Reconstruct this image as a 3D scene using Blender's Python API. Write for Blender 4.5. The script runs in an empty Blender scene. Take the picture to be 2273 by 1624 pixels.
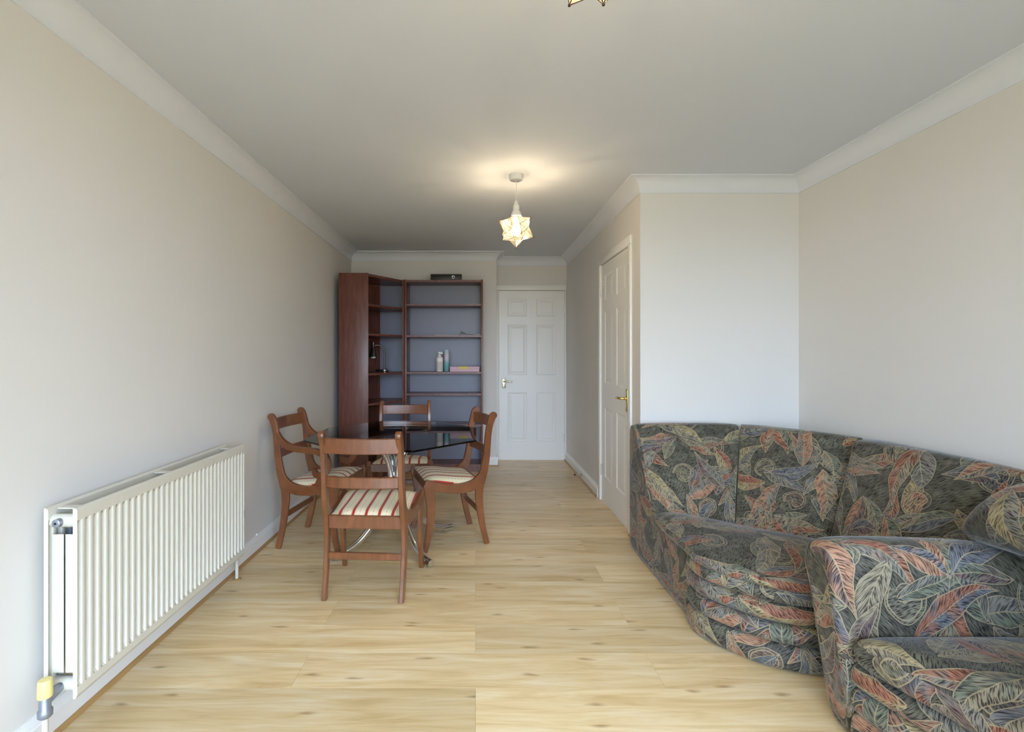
import bpy, bmesh, math, random
from mathutils import Vector, Matrix
R = math.radians
random.seed(7)
scn = bpy.context.scene
COL = scn.collection

# ------------------------------------------------------------------ camera
CAM_Z = 1.222
cam_d = bpy.data.cameras.new('camera'); cam = bpy.data.objects.new('camera', cam_d); COL.objects.link(cam)
cam.location = (0, 0, CAM_Z); cam.rotation_euler = (R(90), 0, 0)
cam_d.sensor_width = 36; cam_d.lens = 1100 / 2273 * 36
cam_d.shift_x = 81 / 2273; cam_d.shift_y = -23 / 2273
cam_d.clip_start = 0.02; cam_d.clip_end = 60
scn.camera = cam
# ------------------------------------------------------------------ sky, daylight, exposure
world = bpy.data.worlds.new('sky'); scn.world = world; world.use_nodes = True
bg = world.node_tree.nodes['Background']
SKY = 11.0
wn = world.node_tree.nodes; wl = world.node_tree.links
w_tc = wn.new('ShaderNodeTexCoord'); w_sp = wn.new('ShaderNodeSeparateXYZ'); wl.new(w_tc.outputs['Generated'], w_sp.inputs[0])
w_r = wn.new('ShaderNodeValToRGB'); w_e = w_r.color_ramp.elements       # overcast sky over a darker ground
w_m = wn.new('ShaderNodeMapRange'); w_m.inputs[1].default_value = -1; w_m.inputs[2].default_value = 1; wl.new(w_sp.outputs[2], w_m.inputs[0])
wl.new(w_m.outputs[0], w_r.inputs[0])
w_e[0].position = 0.0; w_e[0].color = (0.13, 0.14, 0.12, 1); w_e[1].position = 1.0; w_e[1].color = (0.76, 0.96, 1.24, 1)
for w_p, w_c in ((0.485, (0.16, 0.165, 0.14, 1)), (0.515, (0.46, 0.59, 0.77, 1)), (0.75, (0.62, 0.80, 1.04, 1))):
    w_q = w_e.new(w_p); w_q.color = w_c
wl.new(w_r.outputs[0], bg.inputs[0]); bg.inputs[1].default_value = SKY
WIN = (-1.2, 1.9, 0.08, 2.24)      # window opening in the wall behind the camera: x0, x1, z0, z1
WIN_Y = -1.2
pl = bpy.data.lights.new('window_daylight', 'AREA'); pl.shape = 'RECTANGLE'
pl.size = WIN[1] - WIN[0]; pl.size_y = WIN[3] - WIN[2]
plo = bpy.data.objects.new('window_daylight', pl); COL.objects.link(plo)
plo.location = ((WIN[0] + WIN[1]) / 2, WIN_Y - 0.10, (WIN[2] + WIN[3]) / 2); plo.rotation_euler = (R(90), 0, 0)
pl.cycles.is_portal = True
scn.view_settings.view_transform = 'Standard'; scn.view_settings.look = 'None'
scn.view_settings.gamma = 1; scn.view_settings.use_curve_mapping = False
scn.view_settings.exposure = 0.78
cy = scn.cycles
cy.use_adaptive_sampling = True; cy.adaptive_threshold = 0.1; cy.use_light_tree = False
cy.max_bounces = 10; cy.diffuse_bounces = 5; cy.glossy_bounces = 5; cy.transmission_bounces = 8; cy.transparent_max_bounces = 12
cy.sample_clamp_indirect = 6; cy.caustics_reflective = False; cy.caustics_refractive = False
try:
    cy.use_denoising = True; cy.denoiser = 'OPENIMAGEDENOISE'
except Exception:
    pass

# ------------------------------------------------------------------ materials
def nt_mat(name):
    m = bpy.data.materials.new(name); m.use_nodes = True
    nt = m.node_tree
    return m, nt, nt.nodes['Principled BSDF']

def lin(r, g, b):
    f = lambda c: (c / 255 / 12.92) if c / 255 <= 0.04045 else ((c / 255 + 0.055) / 1.055) ** 2.4
    return (f(r), f(g), f(b), 1)

def simple(name, col, rough=0.5, metal=0.0, noise=0.04, nscale=12, bump=0.0, bscale=80, coat=0.0, spec=0.5):
    m, nt, p = nt_mat(name)
    N = nt.nodes; L = nt.links
    p.inputs['Roughness'].default_value = rough; p.inputs['Metallic'].default_value = metal
    p.inputs['Coat Weight'].default_value = coat; p.inputs['Specular IOR Level'].default_value = spec
    tc = N.new('ShaderNodeTexCoord')
    nz = N.new('ShaderNodeTexNoise'); nz.inputs['Scale'].default_value = nscale; nz.inputs['Detail'].default_value = 0 if noise < .03 else 2
    L.new(tc.outputs['Object'], nz.inputs['Vector'])
    mx = N.new('ShaderNodeMix'); mx.data_type = 'RGBA'
    c = Vector(col[:3])
    mx.inputs[6].default_value = (*(c * (1 - noise)), 1); mx.inputs[7].default_value = (*[min(1, v * (1 + noise)) for v in c], 1)
    L.new(nz.outputs['Fac'], mx.inputs[0]); L.new(mx.outputs[2], p.inputs['Base Color'])
    if bump:
        n2 = N.new('ShaderNodeTexNoise'); n2.inputs['Scale'].default_value = bscale; n2.inputs['Detail'].default_value = 3
        L.new(tc.outputs['Object'], n2.inputs['Vector'])
        b = N.new('ShaderNodeBump'); b.inputs['Strength'].default_value = bump; b.inputs['Distance'].default_value = 0.002
        L.new(n2.outputs['Fac'], b.inputs['Height']); L.new(b.outputs[0], p.inputs['Normal'])
    return m

M = {}
M['wall'] = simple('wall_paint_cream', lin(224, 221, 217), 0.75, noise=0.012, nscale=2)
M['ceiling'] = simple('ceiling_paint', lin(212, 216, 224), 0.85, noise=0.012, nscale=2)
M['white'] = simple('white_gloss_paint', lin(240, 239, 236), 0.35, noise=0.01, nscale=3)
M['cornice'] = simple('white_plaster', lin(224, 227, 234), 0.7, noise=0.01)
M['rad'] = simple('radiator_enamel', lin(212, 208, 195), 0.3, noise=0.01)
M['galv'] = simple('grey_steel', lin(150, 155, 165), 0.4, 0.6, noise=0.1)
M['chrome'] = simple('chrome', (0.78, 0.79, 0.82, 1), 0.12, 1.0, noise=0.02)
M['brass'] = simple('brass', lin(214, 190, 110), 0.22, 1.0, noise=0.04)
M['nickel'] = simple('aged_brass', lin(200, 195, 165), 0.25, 1.0, noise=0.08)
M['black'] = simple('black_plastic', lin(30, 28, 28), 0.45, noise=0.2)
M['plastic'] = simple('white_plastic', lin(238, 236, 230), 0.4, noise=0.01)
M['yellowcap'] = simple('yellowed_plastic', lin(228, 210, 140), 0.4, noise=0.06, nscale=30)
M['paper'] = simple('paper', lin(215, 208, 205), 0.7, noise=0.05)
M['gun'] = simple('gunmetal', lin(92, 90, 82), 0.28, 0.9, noise=0.1)
M['hole'] = simple('dark_recess', lin(25, 22, 22), 0.7)
M['lead'] = simple('dark_leading', lin(70, 60, 42), 0.45, 0.5, noise=0.1)
M['beading'] = simple('oak_beading', lin(176, 138, 88), 0.4, noise=0.12, nscale=8)

def mat_floor():
    m, nt, p = nt_mat('light_oak_laminate'); N = nt.nodes; L = nt.links
    tc = N.new('ShaderNodeTexCoord'); oi = N.new('ShaderNodeObjectInfo')
    mul = N.new('ShaderNodeMath'); mul.operation = 'MULTIPLY'; mul.inputs[1].default_value = 53.7
    L.new(oi.outputs['Random'], mul.inputs[0])
    cmb = N.new('ShaderNodeCombineXYZ'); L.new(mul.outputs[0], cmb.inputs[0]); L.new(mul.outputs[0], cmb.inputs[1])
    add = N.new('ShaderNodeVectorMath'); add.operation = 'ADD'
    L.new(tc.outputs['Object'], add.inputs[0]); L.new(cmb.outputs[0], add.inputs[1])
    mp = N.new('ShaderNodeMapping'); mp.inputs['Scale'].default_value = (1.3, 13, 13); L.new(add.outputs[0], mp.inputs[0])
    n1 = N.new('ShaderNodeTexNoise'); n1.inputs['Scale'].default_value = 1.5; n1.inputs['Detail'].default_value = 4; n1.inputs['Roughness'].default_value = 0.62; n1.inputs['Distortion'].default_value = 0.7
    L.new(mp.outputs[0], n1.inputs['Vector'])
    r1 = N.new('ShaderNodeValToRGB'); e = r1.color_ramp.elements
    e[0].position = 0.30; e[0].color = lin(208, 176, 124); e[1].position = 0.66; e[1].color = lin(236, 216, 178)
    x = e.new(0.5); x.color = lin(227, 200, 152)
    L.new(n1.outputs['Fac'], r1.inputs[0])
    # fine grain
    mp2 = N.new('ShaderNodeMapping'); mp2.inputs['Scale'].default_value = (5, 120, 60); L.new(add.outputs[0], mp2.inputs[0])
    n2 = N.new('ShaderNodeTexNoise'); n2.inputs['Scale'].default_value = 1.2; n2.inputs['Detail'].default_value = 1; L.new(mp2.outputs[0], n2.inputs['Vector'])
    mx = N.new('ShaderNodeMix'); mx.data_type = 'RGBA'; mx.blend_type = 'MULTIPLY'; mx.inputs[0].default_value = 0.14
    L.new(r1.outputs[0], mx.inputs[6]); L.new(n2.outputs['Color'], mx.inputs[7])
    gr = N.new('ShaderNodeValToRGB'); gr.color_ramp.elements[0].position = 0.3; gr.color_ramp.elements[0].color = (0.6, 0.55, 0.48, 1); gr.color_ramp.elements[1].position = 0.7
    L.new(n2.outputs['Fac'], gr.inputs[0]); L.new(gr.outputs[0], mx.inputs[7])
    # knots
    mp3 = N.new('ShaderNodeMapping'); mp3.inputs['Scale'].default_value = (1.9, 7.5, 1); L.new(add.outputs[0], mp3.inputs[0])
    nzz = N.new('ShaderNodeTexNoise'); nzz.inputs['Scale'].default_value = 5; nzz.inputs['Detail'].default_value = 1; L.new(mp3.outputs[0], nzz.inputs['Vector'])
    mv = N.new('ShaderNodeMix'); mv.data_type = 'VECTOR'; mv.inputs[0].default_value = 0.12
    L.new(mp3.outputs[0], mv.inputs[4]); L.new(nzz.outputs['Color'], mv.inputs[5])
    vo = N.new('ShaderNodeTexVoronoi'); vo.voronoi_dimensions = '2D'; vo.inputs['Scale'].default_value = 1.0; L.new(mv.outputs[1], vo.inputs['Vector'])
    kr = N.new('ShaderNodeValToRGB'); kr.color_ramp.elements[0].position = 0.015; kr.color_ramp.elements[0].color = (1, 1, 1, 1); kr.color_ramp.elements[1].position = 0.075; kr.color_ramp.elements[1].color = (0, 0, 0, 1)
    L.new(vo.outputs['Distance'], kr.inputs[0])
    km = N.new('ShaderNodeMath'); km.operation = 'MULTIPLY'; L.new(kr.outputs[0], km.inputs[0]); km.inputs[1].default_value = 0.6
    mk = N.new('ShaderNodeMix'); mk.data_type = 'RGBA'; mk.inputs[7].default_value = lin(140, 98, 56)
    L.new(km.outputs[0], mk.inputs[0]); L.new(mx.outputs[2], mk.inputs[6])
    # plank to plank tone
    hs = N.new('ShaderNodeHueSaturation')
    mr = N.new('ShaderNodeMapRange'); mr.inputs[3].default_value = 0.86; mr.inputs[4].default_value = 1.08
    L.new(oi.outputs['Random'], mr.inputs[0]); L.new(mr.outputs[0], hs.inputs['Value'])
    L.new(mk.outputs[2], hs.inputs['Color']); L.new(hs.outputs[0], p.inputs['Base Color'])
    p.inputs['Roughness'].default_value = 0.33; p.inputs['Specular IOR Level'].default_value = 0.45
    return m
M['floor'] = mat_floor()

def mat_wood(name, ca, cb, rough, scale=(3, 30, 3), coat=0.3):
    m, nt, p = nt_mat(name); N = nt.nodes; L = nt.links
    tc = N.new('ShaderNodeTexCoord'); mp = N.new('ShaderNodeMapping'); mp.inputs['Scale'].default_value = scale
    L.new(tc.outputs['Object'], mp.inputs[0])
    n = N.new('ShaderNodeTexNoise'); n.inputs['Scale'].default_value = 2; n.inputs['Detail'].default_value = 6; n.inputs['Distortion'].default_value = 0.5
    L.new(mp.outputs[0], n.inputs['Vector'])
    r = N.new('ShaderNodeValToRGB'); r.color_ramp.elements[0].position = 0.32; r.color_ramp.elements[0].color = ca
    r.color_ramp.elements[1].position = 0.68; r.color_ramp.elements[1].color = cb
    L.new(n.outputs['Fac'], r.inputs[0]); L.new(r.outputs[0], p.inputs['Base Color'])
    p.inputs['Roughness'].default_value = rough; p.inputs['Coat Weight'].default_value = coat; p.inputs['Coat Roughness'].default_value = 0.2
    return m
M['mahog'] = mat_wood('mahogany', lin(104, 60, 33), lin(128, 77, 45), 0.30, (20, 5, 5), 0.5)
M['shelf'] = mat_wood('dark_red_veneer', lin(96, 54, 44), lin(122, 76, 63), 0.38, (18, 18, 2.0), 0.15)
M['shelfback'] = simple('grey_back_board', lin(124, 124, 140), 0.35, noise=0.05)  # dark laminate; its grey-blue window reflection is put into the base colour

def mat_glass():
    m, nt, p = nt_mat('smoked_glass'); N = nt.nodes; L = nt.links
    tc = N.new('ShaderNodeTexCoord'); nz = N.new('ShaderNodeTexNoise'); nz.inputs['Scale'].default_value = 3; L.new(tc.outputs['Object'], nz.inputs[0])
    mx = N.new('ShaderNodeMix'); mx.data_type = 'RGBA'; mx.inputs[6].default_value = (0.83, 0.86, 0.84, 1); mx.inputs[7].default_value = (0.86, 0.89, 0.87, 1)
    L.new(nz.outputs['Fac'], mx.inputs[0])
    tr = N.new('ShaderNodeBsdfTransparent'); L.new(mx.outputs[2], tr.inputs[0])
    gl = N.new('ShaderNodeBsdfGlossy'); gl.inputs['Roughness'].default_value = 0.01
    fr = N.new('ShaderNodeFresnel'); fr.inputs[0].default_value = 1.62
    ms = N.new('ShaderNodeMixShader'); L.new(fr.outputs[0], ms.inputs[0]); L.new(tr.outputs[0], ms.inputs[1]); L.new(gl.outputs[0], ms.inputs[2])
    L.new(ms.outputs[0], N['Material Output'].inputs[0])
    return m
M['glass'] = mat_glass()

def mat_pane():
    m, nt, p = nt_mat('seeded_glass_pane'); N = nt.nodes; L = nt.links
    tc = N.new('ShaderNodeTexCoord'); nz = N.new('ShaderNodeTexNoise'); nz.inputs['Scale'].default_value = 60; L.new(tc.outputs['Object'], nz.inputs[0])
    mx = N.new('ShaderNodeMix'); mx.data_type = 'RGBA'; mx.inputs[6].default_value = (0.95, 0.86, 0.70, 1); mx.inputs[7].default_value = (1.0, 0.95, 0.86, 1)
    L.new(nz.outputs['Fac'], mx.inputs[0])
    tr = N.new('ShaderNodeBsdfTransparent'); tr.inputs[0].default_value = (1, 0.95, 0.86, 1)
    tl = N.new('ShaderNodeBsdfTranslucent'); L.new(mx.outputs[2], tl.inputs[0])
    gl = N.new('ShaderNodeBsdfGlossy'); gl.inputs['Roughness'].default_value = 0.15
    m1 = N.new('ShaderNodeMixShader'); m1.inputs[0].default_value = 0.04; L.new(tr.outputs[0], m1.inputs[1]); L.new(tl.outputs[0], m1.inputs[2])
    m2 = N.new('ShaderNodeMixShader'); m2.inputs[0].default_value = 0.06; L.new(m1.outputs[0], m2.inputs[1]); L.new(gl.outputs[0], m2.inputs[2])
    L.new(m2.outputs[0], N['Material Output'].inputs[0])
    return m
M['pane'] = mat_pane()
def mat_emit(name, col, s):
    m, nt, p = nt_mat(name); p.inputs['Emission Color'].default_value = col; p.inputs['Emission Strength'].default_value = s
    p.inputs['Base Color'].default_value = (1, 1, 1, 1)
    return m
M['bulb'] = mat_emit('lit_bulb', (1.0, 0.80, 0.52, 1), 12)

def mat_window_glass():
    m, nt, p = nt_mat('window_glass'); N = nt.nodes; L = nt.links
    tr = N.new('ShaderNodeBsdfTransparent'); gl = N.new('ShaderNodeBsdfGlossy'); gl.inputs['Roughness'].default_value = 0.02
    fr = N.new('ShaderNodeFresnel'); fr.inputs[0].default_value = 1.3
    ms = N.new('ShaderNodeMixShader'); L.new(fr.outputs[0], ms.inputs[0]); L.new(tr.outputs[0], ms.inputs[1]); L.new(gl.outputs[0], ms.inputs[2])
    L.new(ms.outputs[0], N['Material Output'].inputs[0])
    return m
M['winglass'] = mat_window_glass()

def mat_stripe():
    m, nt, p = nt_mat('striped_seat_fabric'); N = nt.nodes; L = nt.links
    tc = N.new('ShaderNodeTexCoord'); sp = N.new('ShaderNodeSeparateXYZ'); L.new(tc.outputs['Object'], sp.inputs[0])
    def math_(op, a, b=None, c=None):
        n = N.new('ShaderNodeMath'); n.operation = op
        for i, v in enumerate((a, b, c)):
            if v is None: continue
            if isinstance(v, (int, float)): n.inputs[i].default_value = v
            else: L.new(v, n.inputs[i])
        return n.outputs[0]
    P = 0.068
    u = math_('FRACT', math_('ADD', math_('DIVIDE', sp.outputs[0], P), 10.5))
    r = N.new('ShaderNodeValToRGB'); r.color_ramp.interpolation = 'CONSTANT'; e = r.color_ramp.elements
    cream = lin(226, 208, 172); yel = lin(214, 184, 120); red = lin(168, 42, 40); pale = lin(232, 218, 192)
    stops = [(0.0, cream), (0.10, pale), (0.145, cream), (0.30, yel), (0.33, pale), (0.37, yel), (0.395, red), (0.605, yel), (0.63, pale), (0.67, yel), (0.70, cream), (0.86, pale), (0.90, cream)]
    e[0].position = 0; e[0].color = stops[0][1]; e[1].position = stops[1][0]; e[1].color = stops[1][1]
    for s, c in stops[2:]:
        q = e.new(s); q.color = c
    L.new(u, r.inputs[0])
    # small sprig motif down the middle of each cream band (u around 0)
    d = math_('ABSOLUTE', math_('SUBTRACT', math_('FRACT', math_('ADD', u, 0.5)), 0.5))
    v = math_('FRACT', math_('DIVIDE', sp.outputs[1], 0.022))
    dv = math_('ABSOLUTE', math_('SUBTRACT', v, 0.5))
    dot = math_('LESS_THAN', math_('ADD', math_('MULTIPLY', d, 3.2), dv), 0.26)
    mx = N.new('ShaderNodeMix'); mx.data_type = 'RGBA'; mx.inputs[7].default_value = lin(176, 150, 130)
    L.new(math_('MULTIPLY', dot, 0.4), mx.inputs[0]); L.new(r.outputs[0], mx.inputs[6])
    L.new(mx.outputs[2], p.inputs['Base Color']); p.inputs['Roughness'].default_value = 0.75
    p.inputs['Sheen Weight'].default_value = 0.15
    wv = N.new('ShaderNodeTexNoise'); wv.inputs['Scale'].default_value = 500; L.new(tc.outputs['Object'], wv.inputs[0])
    b = N.new('ShaderNodeBump'); b.inputs['Strength'].default_value = 0.15; b.inputs['Distance'].default_value = 0.001
    L.new(wv.outputs['Fac'], b.inputs['Height']); L.new(b.outputs[0], p.inputs['Normal'])
    return m
M['stripe'] = mat_stripe()

def mat_floral():
    m, nt, p = nt_mat('leaf_pattern_velour')
    TAN = lin(136, 126, 104); RED = lin(146, 88, 64); BLUE = lin(92, 96, 104); GRN = lin(100, 106, 90); GREY = lin(116, 113, 104)
    PEACH = lin(164, 118, 90); PLUM = lin(98, 78, 78); OCH = lin(160, 146, 104)
    def G(L, N):
        def math_(op, a, b=None, c=None, clamp=False):
            n = N.new('ShaderNodeMath'); n.operation = op; n.use_clamp = clamp
            for i, v in enumerate((a, b, c)):
                if v is None: continue
                if isinstance(v, (int, float)): n.inputs[i].default_value = v
                else: L.new(v, n.inputs[i])
            return n.outputs[0]
        return math_
    def vmath(N, L, op, a, b=None, scale=None):
        n = N.new('ShaderNodeVectorMath'); n.operation = op
        for i, v in enumerate((a, b)):
            if v is None: continue
            if isinstance(v, tuple): n.inputs[i].default_value = v
            else: L.new(v, n.inputs[i])
        if scale is not None:
            if isinstance(scale, (int, float)): n.inputs['Scale'].default_value = scale
            else: L.new(scale, n.inputs['Scale'])
        return n.outputs[0]
    def mixc(N, L, f, a, b, bt='MIX'):
        x = N.new('ShaderNodeMix'); x.data_type = 'RGBA'; x.blend_type = bt; x.clamp_factor = True
        for i, v in ((0, f), (6, a), (7, b)):
            if isinstance(v, (int, float)): x.inputs[i].default_value = v
            elif isinstance(v, tuple): x.inputs[i].default_value = v
            else: L.new(v, x.inputs[i])
        return x.outputs[2]
    def ramp(N, L, f, cols):
        r = N.new('ShaderNodeValToRGB'); r.color_ramp.interpolation = 'CONSTANT'; e = r.color_ramp.elements
        e[0].position = 0; e[0].color = cols[0]; e[1].position = 1 / len(cols); e[1].color = cols[1]
        for i in range(2, len(cols)):
            q = e.new(i / len(cols)); q.color = cols[i]
        L.new(f, r.inputs[0]); return r.outputs[0]
    def motif(kind):
        """one printed motif repeated in random cells: 'leaf', 'fan' (leaves spreading from a stem) or 'scroll'"""
        ng = bpy.data.node_groups.new(kind + '_motif', 'ShaderNodeTree')
        def sock(name, io, t, d=None):
            q = ng.interface.new_socket(name=name, in_out=io, socket_type=t)
            if d is not None: q.default_value = d
        sock('Vector', 'INPUT', 'NodeSocketVector')
        for nm in ('Rot', 'Size', 'Seed', 'L', 'W', 'Bend', 'Noise', 'In Line', 'In Shade'): sock(nm, 'INPUT', 'NodeSocketFloat', 0.0)
        sock('In Color', 'INPUT', 'NodeSocketColor'); sock('In Stroke', 'INPUT', 'NodeSocketVector')
        sock('Color', 'OUTPUT', 'NodeSocketColor'); sock('Line', 'OUTPUT', 'NodeSocketFloat'); sock('Stroke', 'OUTPUT', 'NodeSocketVector'); sock('Shade', 'OUTPUT', 'NodeSocketFloat')
        N = ng.nodes; L = ng.links; gi = N.new('NodeGroupInput'); go = N.new('NodeGroupOutput'); mt = G(L, N); I = gi.outputs
        v0 = vmath(N, L, 'ADD', I['Vector'], vmath(N, L, 'SCALE', I['In Stroke'], scale=1e-7))     # evaluate one motif after the other
        ro = N.new('ShaderNodeVectorRotate'); ro.rotation_type = 'Z_AXIS'; L.new(v0, ro.inputs['Vector']); L.new(I['Rot'], ro.inputs['Angle'])
        q = vmath(N, L, 'SCALE', ro.outputs[0], scale=mt('DIVIDE', 1.0, I['Size']))
        cell = vmath(N, L, 'FLOOR', q)
        sd = N.new('ShaderNodeCombineXYZ'); L.new(I['Seed'], sd.inputs[2])
        wn = N.new('ShaderNodeTexWhiteNoise'); wn.noise_dimensions = '3D'; key = vmath(N, L, 'ADD', cell, sd.outputs[0]); L.new(key, wn.inputs['Vector'])
        sep = N.new('ShaderNodeSeparateColor'); L.new(wn.outputs['Color'], sep.inputs[0]); hr, hg, hb = sep.outputs
        f = vmath(N, L, 'SUBTRACT', vmath(N, L, 'SUBTRACT', q, cell), (.5, .5, 0))
        jit = vmath(N, L, 'SCALE', vmath(N, L, 'SUBTRACT', wn.outputs['Color'], (.5, .5, .5)), scale=.16)
        f = vmath(N, L, 'SCALE', vmath(N, L, 'ADD', f, jit), scale=I['Size'])
        r2 = N.new('ShaderNodeVectorRotate'); r2.rotation_type = 'Z_AXIS'; L.new(f, r2.inputs['Vector']); L.new(mt('MULTIPLY', hb, 6.283), r2.inputs['Angle'])
        sp = N.new('ShaderNodeSeparateXYZ'); L.new(r2.outputs[0], sp.inputs[0]); x, y = sp.outputs[0], sp.outputs[1]
        ca, cb = hr, hg; miss = None
        if kind in ('fan', 'scroll'):
            rr = mt('SQRT', mt('ADD', mt('MULTIPLY', x, x), mt('MULTIPLY', y, y)))
            th = mt('ADD', mt('DIVIDE', mt('ARCTAN2', y, x), 2 * math.pi), .5)
        if kind == 'fan':
            NF = 7
            kf = mt('FLOOR', mt('MULTIPLY', th, NF))
            tl = mt('MULTIPLY', mt('SUBTRACT', th, mt('DIVIDE', mt('ADD', kf, .5), NF)), 2 * math.pi)
            w2 = N.new('ShaderNodeTexWhiteNoise'); w2.noise_dimensions = '4D'; L.new(key, w2.inputs['Vector']); L.new(kf, w2.inputs['W'])
            s2 = N.new('ShaderNodeSeparateColor'); L.new(w2.outputs['Color'], s2.inputs[0]); ca, cb = s2.outputs[0], s2.outputs[1]
            miss = mt('LESS_THAN', s2.outputs[2], .22)
            x = mt('SUBTRACT', mt('MULTIPLY', I['L'], 1.04), mt('MULTIPLY', rr, mt('COSINE', tl)))
            y = mt('MULTIPLY', rr, mt('SINE', tl))
        if kind != 'scroll':
            t = mt('DIVIDE', x, I['L']); t2 = mt('MULTIPLY', t, t)
            bend = mt('MULTIPLY', I['Bend'], mt('SUBTRACT', mt('MULTIPLY', ca, 2), 1))
            yb = mt('SUBTRACT', y, mt('MULTIPLY', bend, mt('SUBTRACT', t2, mt('MULTIPLY', t, .3))))
            w = mt('MULTIPLY', mt('MULTIPLY', I['W'], mt('SUBTRACT', 1.0, t2)), mt('ADD', 1.0, mt('MULTIPLY', t, -.42 if kind == 'leaf' else .25)))
            ay = mt('ABSOLUTE', yb)
            d = mt('ADD', mt('SUBTRACT', ay, w), mt('SUBTRACT', mt('ABSOLUTE', t), 1.0, clamp=True))
            if miss is not None: d = mt('ADD', d, miss)
            side = mt('MULTIPLY', mt('ADD', yb, .004), 160, clamp=True)
            mixf = mt('ADD', mt('SUBTRACT', mt('MULTIPLY', I['Noise'], 4.0), 2.0), side, clamp=True)
            extra = mt('MULTIPLY', mt('SUBTRACT', 1.0, mt('DIVIDE', ay, .0022), clamp=True), 1.5, clamp=True)
            sx = mt('ADD', mt('MULTIPLY', x, .8), mt('MULTIPLY', ay, -1.0)); sy = mt('ADD', mt('MULTIPLY', x, .5), ay)
        else:
            d = mt('SUBTRACT', rr, mt('MULTIPLY', I['L'], mt('ADD', .62, mt('MULTIPLY', th, .40))))
            mixf = mt('FRACT', mt('ADD', mt('SUBTRACT', mt('DIVIDE', rr, mt('MULTIPLY', I['L'], .62)), th), 10.0))
            extra = mt('MULTIPLY', mt('SUBTRACT', 1.0, mt('DIVIDE', mt('ABSOLUTE', mt('SUBTRACT', mixf, .5)), .07), clamp=True), 1.6, clamp=True)
            sx = mt('ADD', mt('MULTIPLY', x, .7), mt('MULTIPLY', y, .7)); sy = mt('SUBTRACT', y, x)
        colA = ramp(N, L, ca, [TAN, RED, GREY, PEACH, GRN, TAN, RED, BLUE])
        colB = ramp(N, L, cb, [BLUE, TAN, GRN, OCH, GREY, PLUM, TAN, GREY])
        colr = mixc(N, L, mixf, colA, colB)
        if kind == 'scroll': colr = mixc(N, L, .35, I['In Color'], colr)
        cv = N.new('ShaderNodeCombineXYZ'); L.new(sx, cv.inputs[0]); L.new(sy, cv.inputs[1]); L.new(mt('MULTIPLY', hr, 31.0), cv.inputs[2])
        mask = mt('MULTIPLY', mt('SUBTRACT', .0010, d), 480, clamp=True); inv = mt('SUBTRACT', 1.0, mask)
        line = mt('MULTIPLY', mt('SUBTRACT', 1.0, mt('DIVIDE', mt('ABSOLUTE', d), .0021), clamp=True), 2.0, clamp=True)
        line = mt('MAXIMUM', line, mt('MULTIPLY', extra, mask))
        L.new(mt('MAXIMUM', mt('MULTIPLY', I['In Line'], inv), line), go.inputs['Line'])
        sh = mt('SUBTRACT', 1.0, mt('DIVIDE', mt('MAXIMUM', d, 0.0), .014), clamp=True)
        sh = mt('MULTIPLY', mt('MULTIPLY', sh, sh), inv)
        L.new(mt('MAXIMUM', mt('MULTIPLY', I['In Shade'], inv), sh), go.inputs['Shade'])
        L.new(mixc(N, L, mask, I['In Color'], colr), go.inputs['Color'])
        mv = N.new('ShaderNodeMix'); mv.data_type = 'VECTOR'; L.new(mask, mv.inputs[0]); L.new(I['In Stroke'], mv.inputs[4]); L.new(cv.outputs[0], mv.inputs[5])
        L.new(mv.outputs[1], go.inputs['Stroke'])
        return ng
    groups = {k: motif(k) for k in ('leaf', 'fan', 'scroll')}
    N = nt.nodes; L = nt.links; mt = G(L, N)
    uv = N.new('ShaderNodeUVMap')
    wn = N.new('ShaderNodeTexNoise'); wn.inputs['Scale'].default_value = 8; wn.inputs['Detail'].default_value = 1; L.new(uv.outputs[0], wn.inputs[0])
    warp = vmath(N, L, 'SCALE', vmath(N, L, 'SUBTRACT', wn.outputs['Color'], (.5, .5, .5)), scale=.05)
    vec = vmath(N, L, 'MULTIPLY', vmath(N, L, 'ADD', uv.outputs[0], warp), (1, 1, 0))
    n0 = N.new('ShaderNodeTexNoise'); n0.inputs['Scale'].default_value = 17; n0.inputs['Detail'].default_value = 1; L.new(uv.outputs[0], n0.inputs[0])
    color = mixc(N, L, mt('MULTIPLY', mt('SUBTRACT', n0.outputs['Fac'], .38), 4, clamp=True), lin(52, 51, 44), lin(82, 83, 68))
    cv0 = N.new('ShaderNodeVectorRotate'); cv0.rotation_type = 'Z_AXIS'; cv0.inputs['Angle'].default_value = .7; L.new(vec, cv0.inputs['Vector'])
    line, stroke, shade = 0.0, cv0.outputs[0], 0.0
    for (kind, rot, size, ln, wd, bd) in (('leaf', .4, .275, .130, .040, .045), ('scroll', .9, .26, .066, 0, 0), ('leaf', 1.3, .29, .138, .042, .05),
                                          ('fan', 2.2, .420, .096, .033, .030), ('leaf', 2.7, .330, .156, .040, .07)):
        g = N.new('ShaderNodeGroup'); g.node_tree = groups[kind]
        L.new(vec, g.inputs['Vector']); L.new(n0.outputs['Fac'], g.inputs['Noise'])
        for nm, v in (('Rot', rot), ('Size', size), ('Seed', rot * 17.3), ('L', ln), ('W', wd), ('Bend', bd)): g.inputs[nm].default_value = v
        for nm, v in (('In Color', color), ('In Line', line), ('In Stroke', stroke), ('In Shade', shade)):
            if isinstance(v, (int, float)): g.inputs[nm].default_value = v
            else: L.new(v, g.inputs[nm])
        color, line, stroke, shade = g.outputs['Color'], g.outputs['Line'], g.outputs['Stroke'], g.outputs['Shade']
    mp = N.new('ShaderNodeMapping'); mp.inputs['Scale'].default_value = (380, 34, 1); L.new(stroke, mp.inputs[0])
    ns = N.new('ShaderNodeTexNoise'); ns.inputs['Scale'].default_value = 1; ns.inputs['Detail'].default_value = 1; L.new(mp.outputs[0], ns.inputs[0])
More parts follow.
